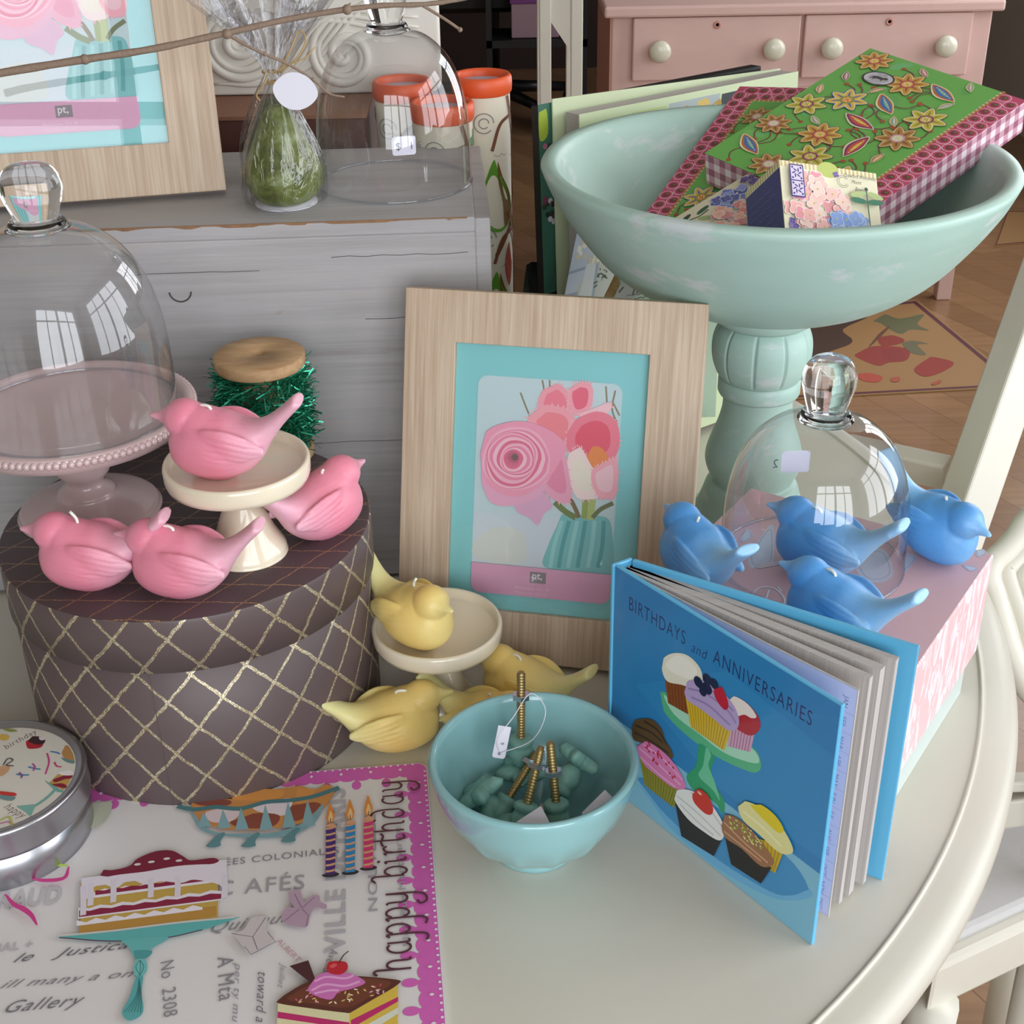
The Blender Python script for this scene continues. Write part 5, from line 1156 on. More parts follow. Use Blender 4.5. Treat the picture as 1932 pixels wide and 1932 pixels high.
P([(300, 450), (350, 400), (410, 375), (480, 380), (475, 440), (430, 500), (370, 480)], '#c39a52'); P([(330, 425), (400, 400), (470, 400), (465, 420), (400, 425), (340, 445)], '#8a2238'); P([(310, 455), (380, 450), (450, 470), (430, 485), (350, 470)], '#8a2238'); P([(360, 380), (420, 368), (480, 380), (470, 400), (380, 400)], '#ece4e2')
P([(275, 430), (340, 470), (430, 505), (420, 515), (340, 495)], '#6fa9a2'); a.line(q([(340, 490), (300, 530), (255, 565), (215, 590)]), .2, '#76aca2'); P([(105, 590), (215, 580), (205, 620), (190, 655), (160, 630), (130, 610)], '#7fb3a6')
for p, c in (([(290, 265), (302, 320), (280, 395)], '#c93a86'), ([(310, 255), (345, 260), (370, 270)], '#3f7fb8'), ([(335, 320), (350, 345), (380, 350)], '#c83a70'), ([(175, 350), (215, 360), (250, 365)], '#3a82ae'), ([(200, 330), (215, 350), (205, 375)], '#b8489a'), ([(100, 395), (135, 400), (180, 400)], '#3a82ae'), ([(120, 385), (135, 405), (130, 420)], '#8a4a9a'), ([(0, 700), (60, 690), (110, 740)], '#c87aa0'), ([(0, 680), (60, 660), (70, 740), (10, 745)], '#b7b84a')): a.line(q(p), .1, c)
P([(0, 500), (90, 510), (95, 530), (0, 520)], '#c9362f'); P([(0, 525), (95, 535), (70, 560), (0, 545)], '#6f8f90'); P([(0, 350), (60, 340), (50, 380), (0, 410)], '#cfa078')
a.line(q([(20, 340), (50, 300), (80, 310), (40, 340), (85, 345)]), .07, '#2a2024')
P([(-20, 180), (30, 190), (60, 165), (10, 150)], '#d9b24a'); P([(20, 95), (60, 90), (110, 130), (60, 135)], '#8f9a4a')
a.build('lid_print', M['ink'], l, loc=(0, 0, 4.255))
# ---------------------------------------------------------------- pear candles in cellophane
def pear_mb(s=1):
    p = [(.001, .05), (1.0, 0), (1.9, .35), (2.5, 1.1), (2.72, 2.1), (2.6, 3.1), (2.15, 4.2), (1.7, 5.2), (1.35, 6.1), (1.1, 6.8), (.75, 7.3), (.35, 7.5), (.001, 7.5)]; p = [(r_, z_*.9) for r_, z_ in p]
    def f(r, z, a): return r*(1+.02*sin(3*a+z)) - (.05 if abs(z-1.55*s) < .07 else 0)
    return MB().lathe([(max(.001, q[0]*s), q[1]*s) for q in spl(p, 6)], 64, rf=f, cap=False)
def cello(t, s=1.0, seed=1, top=15.0, fan=4.6):
    rd = random.Random(seed); ph = [rd.uniform(0, 6.28) for _ in range(6)]
    pr = spl([(2.6, .1), (3.0, .5), (3.1, 2.2), (2.95, 3.4), (2.3, 5.2), (1.5, 6.9), (.62, 8.3), (.34, 8.9), (.45, 9.3), (1.1, 10.6), (2.2, 12.3), (3.3, 13.8), (fan, top)], 6)
    def f(r, z, a):
        k = .05+.13*max(0, min(1, (z-3)/5.5)) if z < 9 else .34
        fl = 1+k*(sin(9*a+ph[0]+z*.3)*.5+sin(14*a+ph[1]-z*.5)*.35+sin(5*a+ph[2])*.4+sin(23*a+ph[3])*.2)
        return r*fl*(.93 if z > 9 else 1)
    vs = []; n = 180; L = len(pr); fs = []
    for j, (r, z) in enumerate(pr):
        for i in range(n):
            a = 2*pi*i/n; q = f(r*s, z*s, a); zz = z*s+(.9*sin(2*a+ph[4])+.5*sin(7*a+ph[5]))*max(0, (z-10)/5)
            vs.append((q*cos(a)*(1.0 if z < 9 else 1.05)+.0, q*sin(a)*(1 if z < 9 else .6), zz))
    for j in range(L-1):
        for i in range(n): fs.append((j*n+i, j*n+(i+1) % n, (j+1)*n+(i+1) % n, (j+1)*n+i))
    MB().add(vs, fs).build('cellophane_wrap', M['cello'], t, fixn=False)
    MB().tube([(.5*s*cos(a), .42*s*sin(a), 8.9*s+.05*sin(3*a)) for a in np.linspace(0, 2*pi, 24, endpoint=False)], .09, 6, close=True).build('raffia_tie', M['raffia'], t)
t = thing('pear_candle', 'green mottled pear candle tied in clear cellophane with a blank white tag, on the crate', 'candle', (-15.5, 95.6, 28.8))
pear_mb().build('pear', M['pear'], t)
MB().lathe([(.001, 0), (2.2, 0), (2.2, .05), (.001, .05)], 40, (0, 0, -.03), cap=False).build('paper_base', M['paper'], t)
cello(t, .93, 3, 16.5, 5.2)
mb = MB(); mb.tube(spl([(.3, -.5, 8.9), (1.2, -.7, 10.2), (2.0, -.5, 11.6), (2.4, -.4, 11.0), (1.7, -.6, 9.9), (.5, -.6, 9.0)], 5), .06, 6); mb.tube(spl([(-.3, -.5, 8.9), (-.7, -.7, 8.2), (-1.2, -.7, 7.6), (-1.0, -.7, 7.2)], 4), .06, 6); mb.tube(spl([(.1, -.55, 9), (1.0, -.7, 9.5), (2.2, -.7, 9.9), (3.0, -.5, 10.6)], 4), .05, 6)
mb.build('raffia_bow', M['raffia'], t)
e = unit(IX*.95+IY*.15); f = unit(-IY-fwd*.2); pf = Plane((0, 0, 0), e, f)
tagm = MB(); c = at_d(556, 172, 91.5)-np.array([-15.5, 95.6, 28.8])
pts = [(1.55*cos(a)*(1 if cos(a) > 0 else .95), 1.2*sin(a)*(1-.25*abs(cos(a))**3)) for a in np.linspace(0, 2*pi, 36, endpoint=False)]
o3 = [tuple(c+e*x+pf.ey*y-pf.n*k) for k in (0, .05) for x, y in pts]; nn = len(pts)
tagm.add(o3, [tuple(range(nn)), tuple(range(nn, 2*nn))[::-1]]+[(i, (i+1) % nn, nn+(i+1) % nn, nn+i) for i in range(nn)], smooth=False).build('gift_tag', M['label'], t)
t = thing('pear_candle', 'second, darker green pear candle in cellophane, half hidden behind the first on the crate', 'candle', (-16.9, 102.0, 28.8))
n = N('dark green pear wax'); n.set(base=n.mix(n.noise(60, n.obj()), '#3c4a20', '#5d6a34'), rough=.5)
pear_mb(.86).build('pear', n.m, t); cello(t, .86, 8, 13.0, 3.4)

# ---------------------------------------------------------------- twig
def P3(u, v, y): return at_y(u, v, y)
mb = MB(); m_ = spl([P3(-60, 152, 89.5), P3(0, 138, 90), P3(160, 112, 91), P3(290, 92, 92), P3(420, 64, 93), P3(560, 33, 94), P3(700, 12, 94.5), P3(800, 8, 95), P3(880, -4, 95.5), P3(960, -30, 96)], 5)
mb.tube(m_, [.28-.16*i/len(m_)+.015*sin(i*2.1) for i in range(len(m_))], 10)
for pt_, y in (((160, 112), 91), ((428, 64), 93), ((655, 18), 94.3)): mb.ell(P3(*pt_, y), .33, 10, 8)
mb.tube(spl([P3(160, 112, 91), P3(163, 106, 90.9)], 2), .12, 6)
g = spl([P3(428, 64, 93), P3(470, 88, 93.3), P3(500, 102, 93.6), P3(545, 122, 94), P3(590, 150, 94.3), P3(620, 176, 94.6), P3(650, 183, 94.8)], 4); mb.tube(g, [.12-.06*i/len(g) for i in range(len(g))], 8)
for i in (8, 16): mb.ell(g[i], .16, 8, 6)
g = spl([P3(795, 9, 95), P3(820, 24, 95), P3(845, 40, 95), P3(868, 56, 95)], 4); mb.tube(g, .1, 8); mb.ell(g[-1], .17, 8, 6)
mb.tube(spl([P3(655, 18, 94.3), P3(661, 5, 94.3)], 3), [.12, .11, .1, .04], 6)
tag(mb.build('twig', M['twig']), 'bare thin brown twig stretching across in front of the top left picture frame and dome', 'branch')

# ---------------------------------------------------------------- behind the crate
t = thing('carton_box', 'dark brown carton standing behind the grey crate and carrying the carved plaque', 'box', (-31, 124, 0))
MB().box((0, 0, 15.3), (39.4, 23.4, 30.6)).build('box_body', M['brownbox'], t, bevel=.15)
MB().box((0, 0, 30.75), (39.8, 23.8, .3)).build('lid', plain('brown carton lid', '#8a5f48', .6), t)
# carved plaque: relief of scrolls
def scroll(c, r0, turns, a0, s=1, n=60): return [(c[0]+(r0*(1-k/n)**.9)*cos(a0+s*turns*2*pi*k/n), c[1]+(r0*(1-k/n)**.9)*sin(a0+s*turns*2*pi*k/n)) for k in range(n)]
t = thing('carved_plaque', 'ivory carved scrollwork panel standing on the carton behind the pear candles', 'wall decor', (-28.5, 121, 30.95), 0)
MB().prism(rr(-24, 0, 23.2, 30, .8), 0, 1.6, M=np.array([[1, 0, 0], [0, 0, -1], [0, 1, 0]])).build('panel_board', M['plaster'], t, bevel=.2)
mb = MB()
def rel(pts, r=.42): mb.tube([(x, -1.65, z) for x, z in pts], [r*(.35+.65*min(1, 6*min(i, len(pts)-1-i)/len(pts)+.15)) for i in range(len(pts))], 10, flat=1.0)
for c, r0, tn, a0, s in (((15.2, 3.2), 3.0, 1.7, 1.8, 1), ((6.2, 4.5), 3.6, 1.8, .3, -1), ((12.5, 10), 3.4, 1.6, 3.4, 1), ((19, 10.5), 3, 1.5, 0, -1), ((0, 8.5), 3.2, 1.6, 1, 1), ((-6, 4), 3.2, 1.6, 2, -1)):
    rel(scroll(c, r0, tn, a0, s)); rel(scroll(c, r0*.8, tn*.9, a0+.15, s), .3)
for k in range(6):
    rel([(p[0], p[1]) for p in spl([(4+k*.9, 1.0), (9+k*.7, 1.3+k*.25), (13+k*.9, 5.8+k*.3), (21.5, 4.5+k*.8)], 10)], .22)
    rel([(p[0], p[1]) for p in spl([(-12, 2+k*.9), (-7+k, 7+k*.4), (-2+k, 12), (2+k*1.2, 15)], 10)], .25)
    rel([(p[0], p[1]) for p in spl([(-20, 8+k*.9), (-14+k, 13+k*.4), (3+k, 11+k*.3), (10+k*1.2, 15)], 10)], .25)
mb.build('scroll_relief', M['plaster'], t)

# ---------------------------------------------------------------- pear print tubes with orange rims
M['orange'] = plain('bright orange rolled rim', '#e0592a', .45); M['mauvedisc'] = plain('mauve grey card disc', '#b9a9b4', .6)
def tube_tin(x, y, H, R, label, seed, a0=0):
    t = thing('card_canister', label, 'canister', (x, y, 0), 0, 'orange rimmed pear canisters')
    MB().lathe([(.001, 0), (R, 0), (R, H-.8), (.001, H-.8)], 72, cap=False).build('canister_body', M['ivorycard'], t)
    MB().lathe([(R+.02, H-1.5), (R+.16, H-1.3), (R+.2, H-.7), (R+.16, H-.2), (R, H), (R-.2, H-.02), (R-.32, H-.2), (R-.34, H-.7)], 72, cap=False).build('orange_rim', M['orange'], t)
    MB().lathe([(.001, H-.6), (R-.33, H-.6)], 48, cap=False).build('lid_disc', M['mauvedisc'], t)
    rd = random.Random(seed); a = Art(.003); C = 2*pi*R
    for k in range(26):
        x0 = rd.uniform(0, C); y0 = rd.uniform(1, H-2); a.line([(x0+j*.25, y0+.12*sin(j*2.3+k)) for j in range(6)], .04, '#8f8a80', up=(k == 0))
    for x0 in (C*.08, C*.58):
        for y0 in (H-5.3, H-15, H-26):
            if y0 < 2: continue
            a.line([(x0-1.2, y0-9.5), (x0+1.6, y0-5), (x0+2.0, y0-1.2), (x0+.8, y0+2.2), (x0+.3, y0+3.8)], .36, '#7a4a32')
            a.line([(x0+.8, y0+2.2), (x0-.6, y0+1.6), (x0-1.4, y0-.5)], .28, '#7a4a32')
            a.blob([(x0-1.2, y0-1.2), (x0-.75, y0-2.6), (x0+.4, y0-4.4), (x0+.6, y0-6.2), (x0-.6, y0-7.4), (x0-2, y0-7), (x0-2.6, y0-5.4), (x0-2, y0-3)], '#5f9a2c', 5)
            a.blob([(x0-.9, y0-1.4), (x0-.5, y0-2.7), (x0+.5, y0-4.6), (x0+.5, y0-6.2), (x0-.3, y0-7), (x0-.5, y0-5), (x0-.9, y0-3)], '#7a5a2a', 5)
            a.blob([(x0+1.0, y0+2.4), (x0+2.2, y0+3.2), (x0+3.2, y0+2.6), (x0+2.2, y0+1.8)], '#4f7a44', 4); a.blob([(x0+2.3, y0-3), (x0+3.1, y0-5), (x0+2.6, y0-7.5), (x0+1.9, y0-5)], '#5a7a3c', 4)
            a.blob([(x0+.2, y0-8.5), (x0+.6, y0-10.5), (x0+.1, y0-12.5), (x0-.4, y0-10.5)], '#a3402a', 4)
            a.line([(x0-2+.8*cos(q_), y0+1.8+.8*sin(q_)) for q_ in np.linspace(0, 5.5, 12)], .07, '#6c6f70'); a.line([(x0-2+.4*cos(q_), y0+1.8+.4*sin(q_)) for q_ in np.linspace(0, 5.5, 10)], .07, '#6c6f70')
    a.z = 0
    a.build('pear_print', M['ink'], t, mapf=lambda u, v, z: ((R+.01+z)*cos(u/R+a0), (R+.01+z)*sin(u/R+a0), max(.05, min(H-1.5, v))))
    return t
M['ivorycard'] = plain('ivory printed card', '#ddd6c2', .6)
tube_tin(-1.83, 116.0, 33.1, 2.3, 'tallest orange rimmed pear canister, right of the glass dome behind the crate', 1, -1.15)
tube_tin(-5.0, 111.9, 31.9, 2.4, 'orange rimmed pear canister in the middle, seen partly through the glass dome', 2, -1.5)
tube_tin(-8.4, 116.2, 32.7, 2.3, 'leftmost orange rimmed pear canister, seen only through the glass dome', 3, 1.4)

# ---------------------------------------------------------------- books behind the mint bowl
TL = at_z(1092, 216, 31.3); 
eW = unit((19.7, 14.0, 0)); eD = unit(np.array((-.12, -.14, -.98))); eD = unit(eD-eW*(eD@eW)); nB = np.cross(eW, eD); nB = nB if nB@fwd > 0 else -nB
def bookm(o):
    m = Matrix.Identity(4)
    for i in range(3): m[i][0] = eW[i]; m[i][1] = -eD[i]; m[i][2] = -nB[i]; m[i][3] = o[i]*CM
    m[2][3] += TZ*CM
    return m
BW, BH2 = 24.3, 30.8
M['limecard'] = plain('pale green cover board', '#cfdab4', .4)
t = thing('style_book', 'thick pale green paperback with photo cover, leaning behind the mint bowl', 'book', mw=bookm(TL))
MB().box((BW/2, -BH2/2, .0), (BW, BH2, .12)).build('front_cover', M['limecard'], t)
MB().box((BW/2+.1, -BH2/2-.02, -1.05), (BW-.4, BH2-.2, 1.95)).build('page_block', M['pages'], t)
mb = MB(); mb.add([(BW, 0, -2.1), (-.5, .9, -2.7), (-.5, -BH2, -2.7), (BW, -BH2, -2.1), (BW, 0, -2.25), (-.5, .9, -2.85), (-.5, -BH2, -2.85), (BW, -BH2, -2.25)], [(0, 1, 2, 3), (7, 6, 5, 4), (0, 4, 5, 1), (1, 5, 6, 2), (2, 6, 7, 3), (3, 7, 4, 0)], smooth=False)
mb.build('back_cover', M['limecard'], t)
a = Art(.003); zb = fbox(980, 0, 3.019); zc = fbox(940, 380, 4.83); pb = Plane(TL, eW, -eD); qb = lambda pts: [pb.tr(*zb(*p)) for p in pts]; qc = lambda pts: [pb.tr(*zc(*p)) for p in pts]
a.rect(.05, -BH2+.05, BW-.05, -.05, '#c9d6ae')
a.poly(qb([(640, 640), (840, 600), (840, 700), (640, 700)]), '#b8c98a')
a.poly(qb([(850, 590), (1140, 530), (1120, 760), (820, 760)]), '#a9b3b6'); a.poly(qb([(1150, 535), (1260, 510), (1240, 700), (1130, 720)]), '#20282c')
P = lambda pts, c, q=qb: a.blob(q(pts), c, 3)
P([(900, 620), (950, 600), (1000, 625), (980, 660), (910, 655)], '#b8904a'); P([(1010, 580), (1060, 555), (1080, 590), (1040, 620)], '#d9b860'); P([(1060, 620), (1140, 560), (1140, 660), (1060, 660)], '#b58f2a'); P([(930, 610), (960, 605), (970, 630)], '#e8cf8a'); P([(1090, 600), (1120, 590), (1110, 630)], '#eaca62')
a.poly(qb([(458, 705), (500, 697), (498, 703), (460, 711)]), '#5a4a30')
a.poly(qc([(720, 230), (1900, 930), (1500, 1500), (560, 1500)]), '#b9bbb4'); a.poly(qc([(720, 240), (900, 400), (830, 560), (660, 900), (590, 900), (640, 640)]), '#b4bccb')
a.poly(qc([(640, 640), (790, 590), (780, 620), (640, 665)]), '#8f9bb0'); a.poly(qc([(600, 850), (720, 820), (715, 850), (598, 875)]), '#8f9bb0')
a.poly(qc([(800, 570), (910, 530), (840, 900), (720, 900)]), '#c9ced2'); a.poly(qc([(890, 540), (915, 525), (865, 900), (838, 900)]), '#98a5b4'); a.poly(qc([(905, 400), (920, 410), (905, 465), (885, 460)]), '#4a1f1c')
a.up()
rd = random.Random(9)
for k in range(26): a.ell(qc([(rd.uniform(720, 1000), 360+rd.uniform(0, 190))])[0], (.3, .2), rd.choice(['#c9bfa8', '#d8d2c0', '#ddd8cc']), rd.uniform(0, 3), 8, up=False)
for k in range(14): x, y = rd.uniform(890, 990), rd.uniform(600, 760); a.line(qc([(x, y), (x+rd.uniform(-40, 20), y+rd.uniform(-20, 30))]), .12, '#3e5244', False, up=False)
a.build('cover_print', M['ink'], t, loc=(0, 0, .065))
t = thing('garden_book', 'dark flowery book just showing behind the green paperback', 'book', mw=bookm(TL))
MB().box((BW/2-1.5, -BH2/2+.3, -3.6), (BW, BH2, 1.2)).build('book_block', M['black'], t)
a = Art(.003); x0 = -1.74
a.rect(x0, -BH2, 3, .6, '#3a6a58'); a.blob([(x0+.1, 0), (x0+.8, .2), (x0+.9, -1.8), (x0+.1, -2.2)], '#9fb23a', 4)
rd = random.Random(2)
for k in range(50): a.ell((rd.uniform(x0+.3, .4), -rd.uniform(2.5, 9)), .25, rd.choice(['#7a3a58', '#2c3a2c', '#b06a8a', '#1f2a2a', '#c9c0c4']), n=7, up=(k % 10 == 0))
a.rect(x0, -BH2, 3, -15, '#3a5668'); a.rect(x0, -16.4, 3, -15, '#101418'); a.rect(x0, -17.4, 3, -17.1, '#101418'); a.rect(x0, -21, 3, -20.6, '#203848')
a.build('flowery_cover', M['ink'], t, loc=(0, 0, -2.99))
bo = at_y(1165, 545, 104.5); 
# easel bar and booklet in front of the book
t = thing('wooden_easel', 'raw pine display easel leaning behind the frame under the mint bowl', 'easel', (0, 0, 0))
A = at_y(1188, 495, 107.0); B = at_y(1078, 720, 102.0); dE = unit(B-A); B = A+dE*((A[2]-0.2)/-dE[2]); sdv = unit(np.cross(dE, fwd)); tv = np.cross(sdv, dE)
def bar(A, B, w, th, name, off=0):
    mb = MB(); c = [A+sdv*(a_*w/2)+tv*(b_*th/2)+sdv*off for a_, b_ in ((-1, -1), (1, -1), (1, 1), (-1, 1))]; d = [p+(B-A) for p in c]
    mb.add(c+d, [(0, 1, 2, 3), (7, 6, 5, 4), (0, 4, 5, 1), (1, 5, 6, 2), (2, 6, 7, 3), (3, 7, 4, 0)], smooth=False); mb.build(name, M['easelwood'], t, bevel=.08)
bar(A, B, 1.3, 1.2, 'easel_bar'); bar(A, B, 1.1, .7, 'easel_bar', .0+1.25)
C_ = at_y(1330, 560, 103.0); bar(C_, C_+(B-A)*.55, 1.3, 1.0, 'easel_bar')
c0 = at_y(1200, 523, 103.3); pg = Plane(c0, (.96, .26, -.10), -unit(np.array((-.1, -.3, -.95)))); m = pg.matrix()
t = thing('leaflet', 'pale green printed leaflet on the pine easel below the mint bowl', 'leaflet', mw=m)
MB().box((3.0, -5.6, -.12), (8.6, 11.6, .18)).build('leaflet_card', plain('mint green paper', '#c0d3ba', .5), t)
a = Art(.003); ql = lambda pts: [pg.tr(*zc(*p)) for p in pts]
a.poly(ql([(1165, 640), (1420, 790), (1180, 900), (1040, 905)]), '#b5b5ab'); a.blob(ql([(1140, 680), (1170, 640), (1180, 690), (1130, 720)]), '#2f4a38', 3)
for p in ([(1270, 710), (1225, 850)], [(1320, 740), (1290, 830)], [(1260, 830), (1330, 800), (1400, 800)], [(1140, 780), (1100, 830)]): a.line(ql(p), .12, '#5c5348')
for k in range(5):
    a.line(ql([(1420+k*40-j*28*1.0+0, 820+k*30+abs(0)-(-j)*4+(8 if j % 2 else 0)) for j in range(10-k)]), .07, '#6a7468')
a.build('leaflet_print', M['ink'], t, loc=(0, 0, 0))
t = thing('black_folder', 'thin black folder edge leaning left of the green paperback', 'folder', (0, 0, 0))
A = at_y(993, 500, 109); mb = MB(); nb = np.array([.45, .75, 0]); ee = [A, at_y(975, 640, 105), at_y(1010, 640, 106), at_y(1003, 500, 110)]
mb.add([tuple(p) for p in ee]+[tuple(p+nb) for p in ee], [(0, 1, 2, 3), (7, 6, 5, 4), (0, 4, 5, 1), (1, 5, 6, 2), (2, 6, 7, 3), (3, 7, 4, 0)], smooth=False).build('folder_cover', M['black'], t)

# ---------------------------------------------------------------- the shop beyond
DY = 342.7
t = thing('pink_dresser', 'pink painted chest of drawers with cream round knobs across the room', 'chest of drawers', (71.5, DY+24, -75))
dw = 91; dh = 75.5
MB().box((0, 0, dh-1.2), (dw+4, 51, 2.6)).build('dresser_top', M['dresser'], t, bevel=.6)
MB().box((0, .6, (dh-2.5+14)/2+4), (dw, 47, dh-2.5-22)).build('carcass', M['dresser'], t, bevel=.4)
MB().box((-dw/2-.15, .3, (dh-2.5+14)/2+4), (.4, 46, dh-2.5-22)).build('side_panel', M['dressershade'], t)
for sx in (-1, 1):
    for sy in (-1, 1): MB().prism([(-1.9, -1.9), (1.9, -1.9), (1.9, 1.9), (-1.9, 1.9)], 0, 23, o=(0, 0, 0), M=np.eye(3)).build('leg', M['dresser'], t, loc=(sx*(dw/2-2), sy*21.5, 0), bevel=.3)
rows = [(dh-17.3, 14.6, 2), (dh-35.5, 16, 1), (dh-52.5, 15, 1)]
for z0, hh, k in rows:
    ww = (dw-9)/k-1.0
    for j in range(k):
        cx = -(dw-9)/2+(j+.5)*(dw-9)/k
        d = MB().box((cx, -23.6, z0+hh/2), (ww, 2.0, hh)).build('drawer', M['dresser'], t, bevel=.35)
        for s in (-1, 1):
            MB().lathe([(1.0, 0), (1.1, .5), (1.0, 1.2), (1.9, 1.5), (2.55, 2.2), (2.6, 2.8), (2.2, 3.4), (1.2, 3.8), (.001, 3.9)], 32).build('knob', M['knobwhite'], d, mw=Matrix.Translation(((cx+s*ww*.34)*CM, -24.5*CM, (z0+hh*.5)*CM)) @ Matrix.Rotation(pi/2, 4, 'X'))
        MB().lathe([(.001, 0), (.9, 0), (.9, .25), (.4, .25), (.4, .05), (.001, .05)], 20).build('keyhole', M['dressershade'], d, mw=Matrix.Translation((cx*CM, -24.55*CM, (z0+hh-1.8)*CM)) @ Matrix.Rotation(pi/2, 4, 'X'))
# floral floor rugs
def rug(name, label, pts, flowers):
    t = thing(name, label, 'rug', (pts[0][0], pts[0][1], -74.95))
    o = np.array(pts[0][:2]); Q = [(p[0]-o[0], p[1]-o[1]) for p in pts]
    MB().prism(Q, 0, .3).build('rug_cloth', plain('tan painted canvas', '#9a774c', .6, nz=.08, sc=12), t)
    a = Art(.02); a.z = .32; c = np.mean(np.array(Q), axis=0)
    ring = [tuple(c+(np.array(p)-c)*.975) for p in Q]; rin = [tuple(c+(np.array(p)-c)*.93) for p in Q]
    a.poly(ring, '#5d2f38'); a.poly(rin, '#9f7b50'); pp = Plane((o[0], o[1], -74.6), (1, 0, 0), (0, 1, 0)); zr = fbox(1532, 450, 4.83)
    for pts2, cc in flowers: a.blob([pp.tr(*zr(*p)) for p in pts2], cc, 4)
    a.build('rug_print', M['inkmat'], t)
R4 = [at_z(1600, 750, -75), at_z(1822, 737, -75), at_z(1846, 662, -75), at_z(1730, 568, -75)]
e1 = unit(R4[2]-R4[1]); p1 = at_z(1822, 737, -75); p2 = at_z(1730, 568, -75); p0 = at_z(1600, 748, -75)
er = unit(at_z(1846, 664, -75)-p2); el = unit(p0-p1)
cornerR = p2+er*np.linalg.norm(p2-p1)*.72
cR = at_z(1890, 700, -75)
rug('floral_rug', 'tan floor cloth with red flowers and a dark plum border beyond the table', [p2, p2-unit(cR-p1)*0+unit(p1-cR)*0+np.array(unit(at_z(1500, 590, -75)-p2))*75, at_z(1400, 760, -75), at_z(1900, 733, -75), at_z(1905, 712, -75)], [
    ([(560, 750), (660, 690), (800, 730), (1020, 690), (960, 780), (1070, 840), (900, 830), (820, 870), (730, 840), (620, 770)], '#66684a'), ([(600, 900), (720, 880), (840, 920), (800, 960), (640, 980)], '#8f4036'),
    ([(400, 1050), (520, 990), (680, 980), (880, 1010), (860, 1110), (700, 1130), (600, 1160), (420, 1090)], '#923f38'), ([(640, 1010), (760, 1000), (850, 1060), (780, 1120), (650, 1080)], '#8c3c38'),
    ([(820, 950), (900, 930), (1060, 960), (960, 970), (1040, 1060), (900, 1040)], '#6c6a50'), ([(1000, 1130), (1080, 1080), (1290, 1130), (1200, 1210), (1030, 1260), (930, 1200)], '#963d36'),
    ([(390, 1240), (500, 1225), (640, 1260), (600, 1310), (470, 1300)], '#b0503f'), ([(520, 980), (600, 880), (700, 800), (690, 830), (560, 960)], '#6a4a38'), ([(-350, 850), (100, 720), (380, 700), (500, 720), (280, 830), (370, 930), (250, 1000), (-200, 1100)], '#4e3c34'),
    ([(720, 1270), (790, 1260), (800, 1300), (730, 1310)], '#a8583f'), ([(1090, 1320), (1160, 1290), (1180, 1310), (1110, 1340)], '#a8583f')])
mb = MB(); pA = at_z(1876, 466, -75); pB = at_z(1960, 458, -75); pC = at_z(1990, 400, -75); pD = at_z(1900, 400, -75)
rug('small_rug', 'second tan rug with a dark border at the far right edge by the dresser', [pA, pB, pC, pD], [])
# cream side table legs beside the dresser
t = thing('cream_side_table', 'narrow cream table with a sloping brace, left of the pink dresser', 'table', (8, 300, -75))
MB().box((3.6, 8, 96), (24, 30, 3)).build('tabletop', M['chairwhite'], t)
for x, y in ((.7, -4), (7.2, -4), (.7, 19), (7.2, 19)): MB().box((x, y, 47.5), (2.4, 2.4, 95)).build('leg', M['chairwhite'], t, bevel=.2)
MB().prism([(1.9, 95), (6, 95), (6, 74.5), (1.9, 80.5)], -.8, .8, M=np.array([[1, 0, 0], [0, 0, -1], [0, 1, 0]]), o=(0, -4, 0)).build('brace', M['chairwhite'], t)
# office chair base and storage in the dark
t = thing('castor_chair', 'black office chair base with castors in the dark background', 'chair', (-4, 560, -75))
MB().lathe([(2.6, 8), (2.6, 40), (3.5, 42), (.001, 42)], 24).build('gas_column', M['black'], t)
MB().box((0, 0, 45), (46, 46, 7)).build('seat', M['black'], t, bevel=2)
for k in range(5):
    a = -1.0+2*pi*k/5; l = MB().tube([(3*cos(a), 3*sin(a), 10), (30*cos(a), 30*sin(a), 8)], [2.6, 1.8], 10).build('leg', M['black'], t)
    c = MB().ell((30*cos(a), 30*sin(a), 3.2), (1.4, 3.1, 3.1), 20, 14).build('castor', M['black'], l)
t = thing('storage_box', 'mauve storage box with a purple lid on a dark shelf in the background', 'box', (11.5, 520, -38))
MB().box((0, 0, 6), (17, 14, 12)).build('box_body', plain('dim mauve board', '#8f7580', .6), t, bevel=.3); MB().box((0, 0, 13), (18, 15, 2.6)).build('lid', plain('dim purple board', '#6a3470', .6), t, bevel=.3)
t = thing('green_box', 'bright green box on a dark shelf in the background', 'box', (6.5, 520, -16))
MB().box((0, 0, 7), (14, 12, 14)).build('box_body', plain('lime green board', '#4f7a1c', .6), t, bevel=.4)
t = thing('dark_shelf', 'low dark shelf in the background carrying the green and mauve boxes', 'shelf', (12, 522, -75))
for z in (35.5, 57.5): MB().box((0, 0, z), (36, 24, 2.6)).build('shelf_board', M['black'], t)
for x in (-17, 17): MB().box((x, 0, 29), (2, 24, 58)).build('side_panel', M['black'], t)

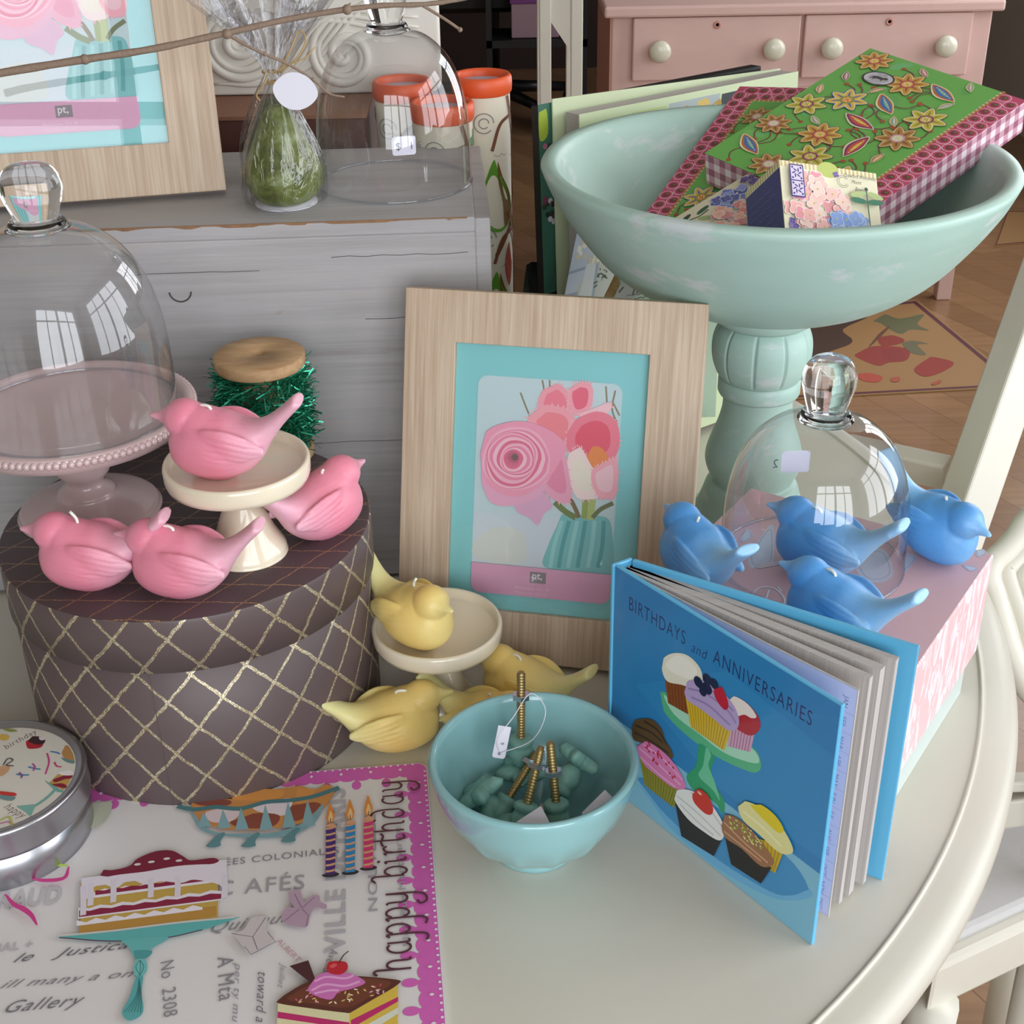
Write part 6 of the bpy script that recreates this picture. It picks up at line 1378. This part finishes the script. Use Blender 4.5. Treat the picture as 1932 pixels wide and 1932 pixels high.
# ---------------------------------------------------------------- white chairs at the right
t = thing('white_chair', 'white painted wooden chair with a broad slanting back post beyond the table, right', 'chair', (0, 0, 0))
def post(A, B, w, th, name, n2=None, parent=None, mat='chairwhite'):
    A = np.array(A, float); B = np.array(B, float); d = unit(B-A); s = unit(np.cross(d, fwd if n2 is None else n2)); k = np.cross(s, d)
    c = [A+s*(a_*w/2)+k*(b_*th/2) for a_, b_ in ((-1, -1), (1, -1), (1, 1), (-1, 1))]; e_ = [p+(B-A) for p in c]
    return MB().add(c+e_, [(0, 1, 2, 3), (7, 6, 5, 4), (0, 4, 5, 1), (1, 5, 6, 2), (2, 6, 7, 3), (3, 7, 4, 0)], smooth=False).build(name, M[mat], parent or t, bevel=.25)
A = at_y(1812, 985, 113); B = at_y(1992, 470, 130); dP = unit(B-A); n2 = unit(fwd+np.array([-.55, 0, 0]))
post(A-dP*9, B+dP*14, 4.1, 3.6, 'back_post', n2)
Lp = A-dP*9; 
post(Lp-np.array([0, 0, 0]), (Lp[0]+1.5, Lp[1]-3, -75), 4.0, 3.6, 'leg', n2)
r1 = at_y(1790, 893, 119); r0 = at_y(1600, 850, 126)
post(r0, r1, 3.2, 2.0, 'back_rail', np.array([0, 1, .2])); post(r0, (r0[0], r0[1]-3, -75), 3.8, 3.4, 'leg', n2); post(r0+np.array([0, -1.0, -5]), r1+np.array([0, -1.0, -5]), 3.4, 2.4, 'back_rail', np.array([0, 1, .2]))
t = thing('ornate_chair', 'white chair with carved curved back and grey seat, right of the table', 'chair', (0, 0, 0))
seat = [at_z(1852, 1560, -32), at_z(2100, 1480, -32), at_z(2150, 1700, -32), at_z(1790, 1790, -32)]
S0 = at_z(1760, 1830, -31); S1 = at_z(2010, 1712, -31); S2 = at_z(1995, 1480, -31); S3 = at_z(1830, 1500, -31)
sq = [(p[0], p[1]) for p in (S0, S1, S2, S3)]
MB().prism(sq, -36.5, -31).build('seat_frame', M['chairwhite'], t, bevel=.6)
cc_ = np.mean(np.array(sq), axis=0)
MB().prism([tuple(cc_+(np.array(p)-cc_)*.84) for p in sq], -31, -29.6).build('seat_pad', M['seatpad'], t, bevel=.6)
for p in sq:
    q_ = cc_+(np.array(p)-cc_)*.9; MB().tube([(q_[0], q_[1], -75), (q_[0], q_[1], -36)], [1.5, 2.2], 12).build('leg', M['chairwhite'], t)
mb = MB()
yb_ = 93.0
def Q3(pts, y=yb_): return [at_y(1632+x/6.44, 840+yy/6.44, y+ (yy-1500)*-.004) for x, yy in pts]
for off, r in ((0, 1.0), (1, .42), (2, .7)):
    k = (off)*110
    g = spl(Q3([(2200-k*.2, 700+k), (1960+k*.2, 950+k), (1850+k*.2, 1120+k), (1700+k*.35, 1290+k*.8), (1560+k*.8, 1420+k*.4), (1500+k*1.1, 1600), (1560+k*1.1, 1800), (1640+k*1.2, 2100), (1760+k*1.2, 2500), (1980+k*1.2, 2950), (2300+k*1.2, 3250)]), 7)
    mb.tube(g, r, 12)
mb.build('carved_back_frame', M['chairwhite'], t)
mb = MB(); g = spl(Q3([(2300, 1250), (2100, 1380), (1930, 1560), (1990, 1760), (2110, 2100), (2300, 2400)]), 6); mb.tube(g, .8, 10)
g = spl(Q3([(2380, 1350), (2200, 1460), (2070, 1600), (2130, 1780), (2250, 2050), (2400, 2250)]), 6); mb.tube(g, .6, 10); mb.build('carved_splat', M['chairwhite'], t)
mb = MB(); bp = Q3([(2250, 760), (1960, 1020), (1700, 1330), (1530, 1600), (1640, 2050), (1800, 2480), (2300, 3150)]); bq = [p+np.array([.15, 1.0, 0]) for p in bp]; n_ = len(bp)
mb.add(bp+bq, [tuple(range(n_)), tuple(range(n_, 2*n_))[::-1]]+[(i, (i+1) % n_, n_+(i+1) % n_, n_+i) for i in range(n_)], smooth=False)
mb.build('back_panel', M['chairwhite'], t)
post(at_y(2040, 1330, 92), (at_y(2040, 1330, 92)[0], 86, -34), 3, 3, 'back_post', np.array([0, 1, 0]))
post(at_y(1840, 1535, 93), at_y(2100, 1500, 93), 2.6, 2.4, 'back_rail', np.array([0, 1, -.3]))
post(at_y(1840, 1478, 94), at_y(2100, 1470, 94), 1.0, 2.4, 'back_rail', np.array([0, 1, -.3]))
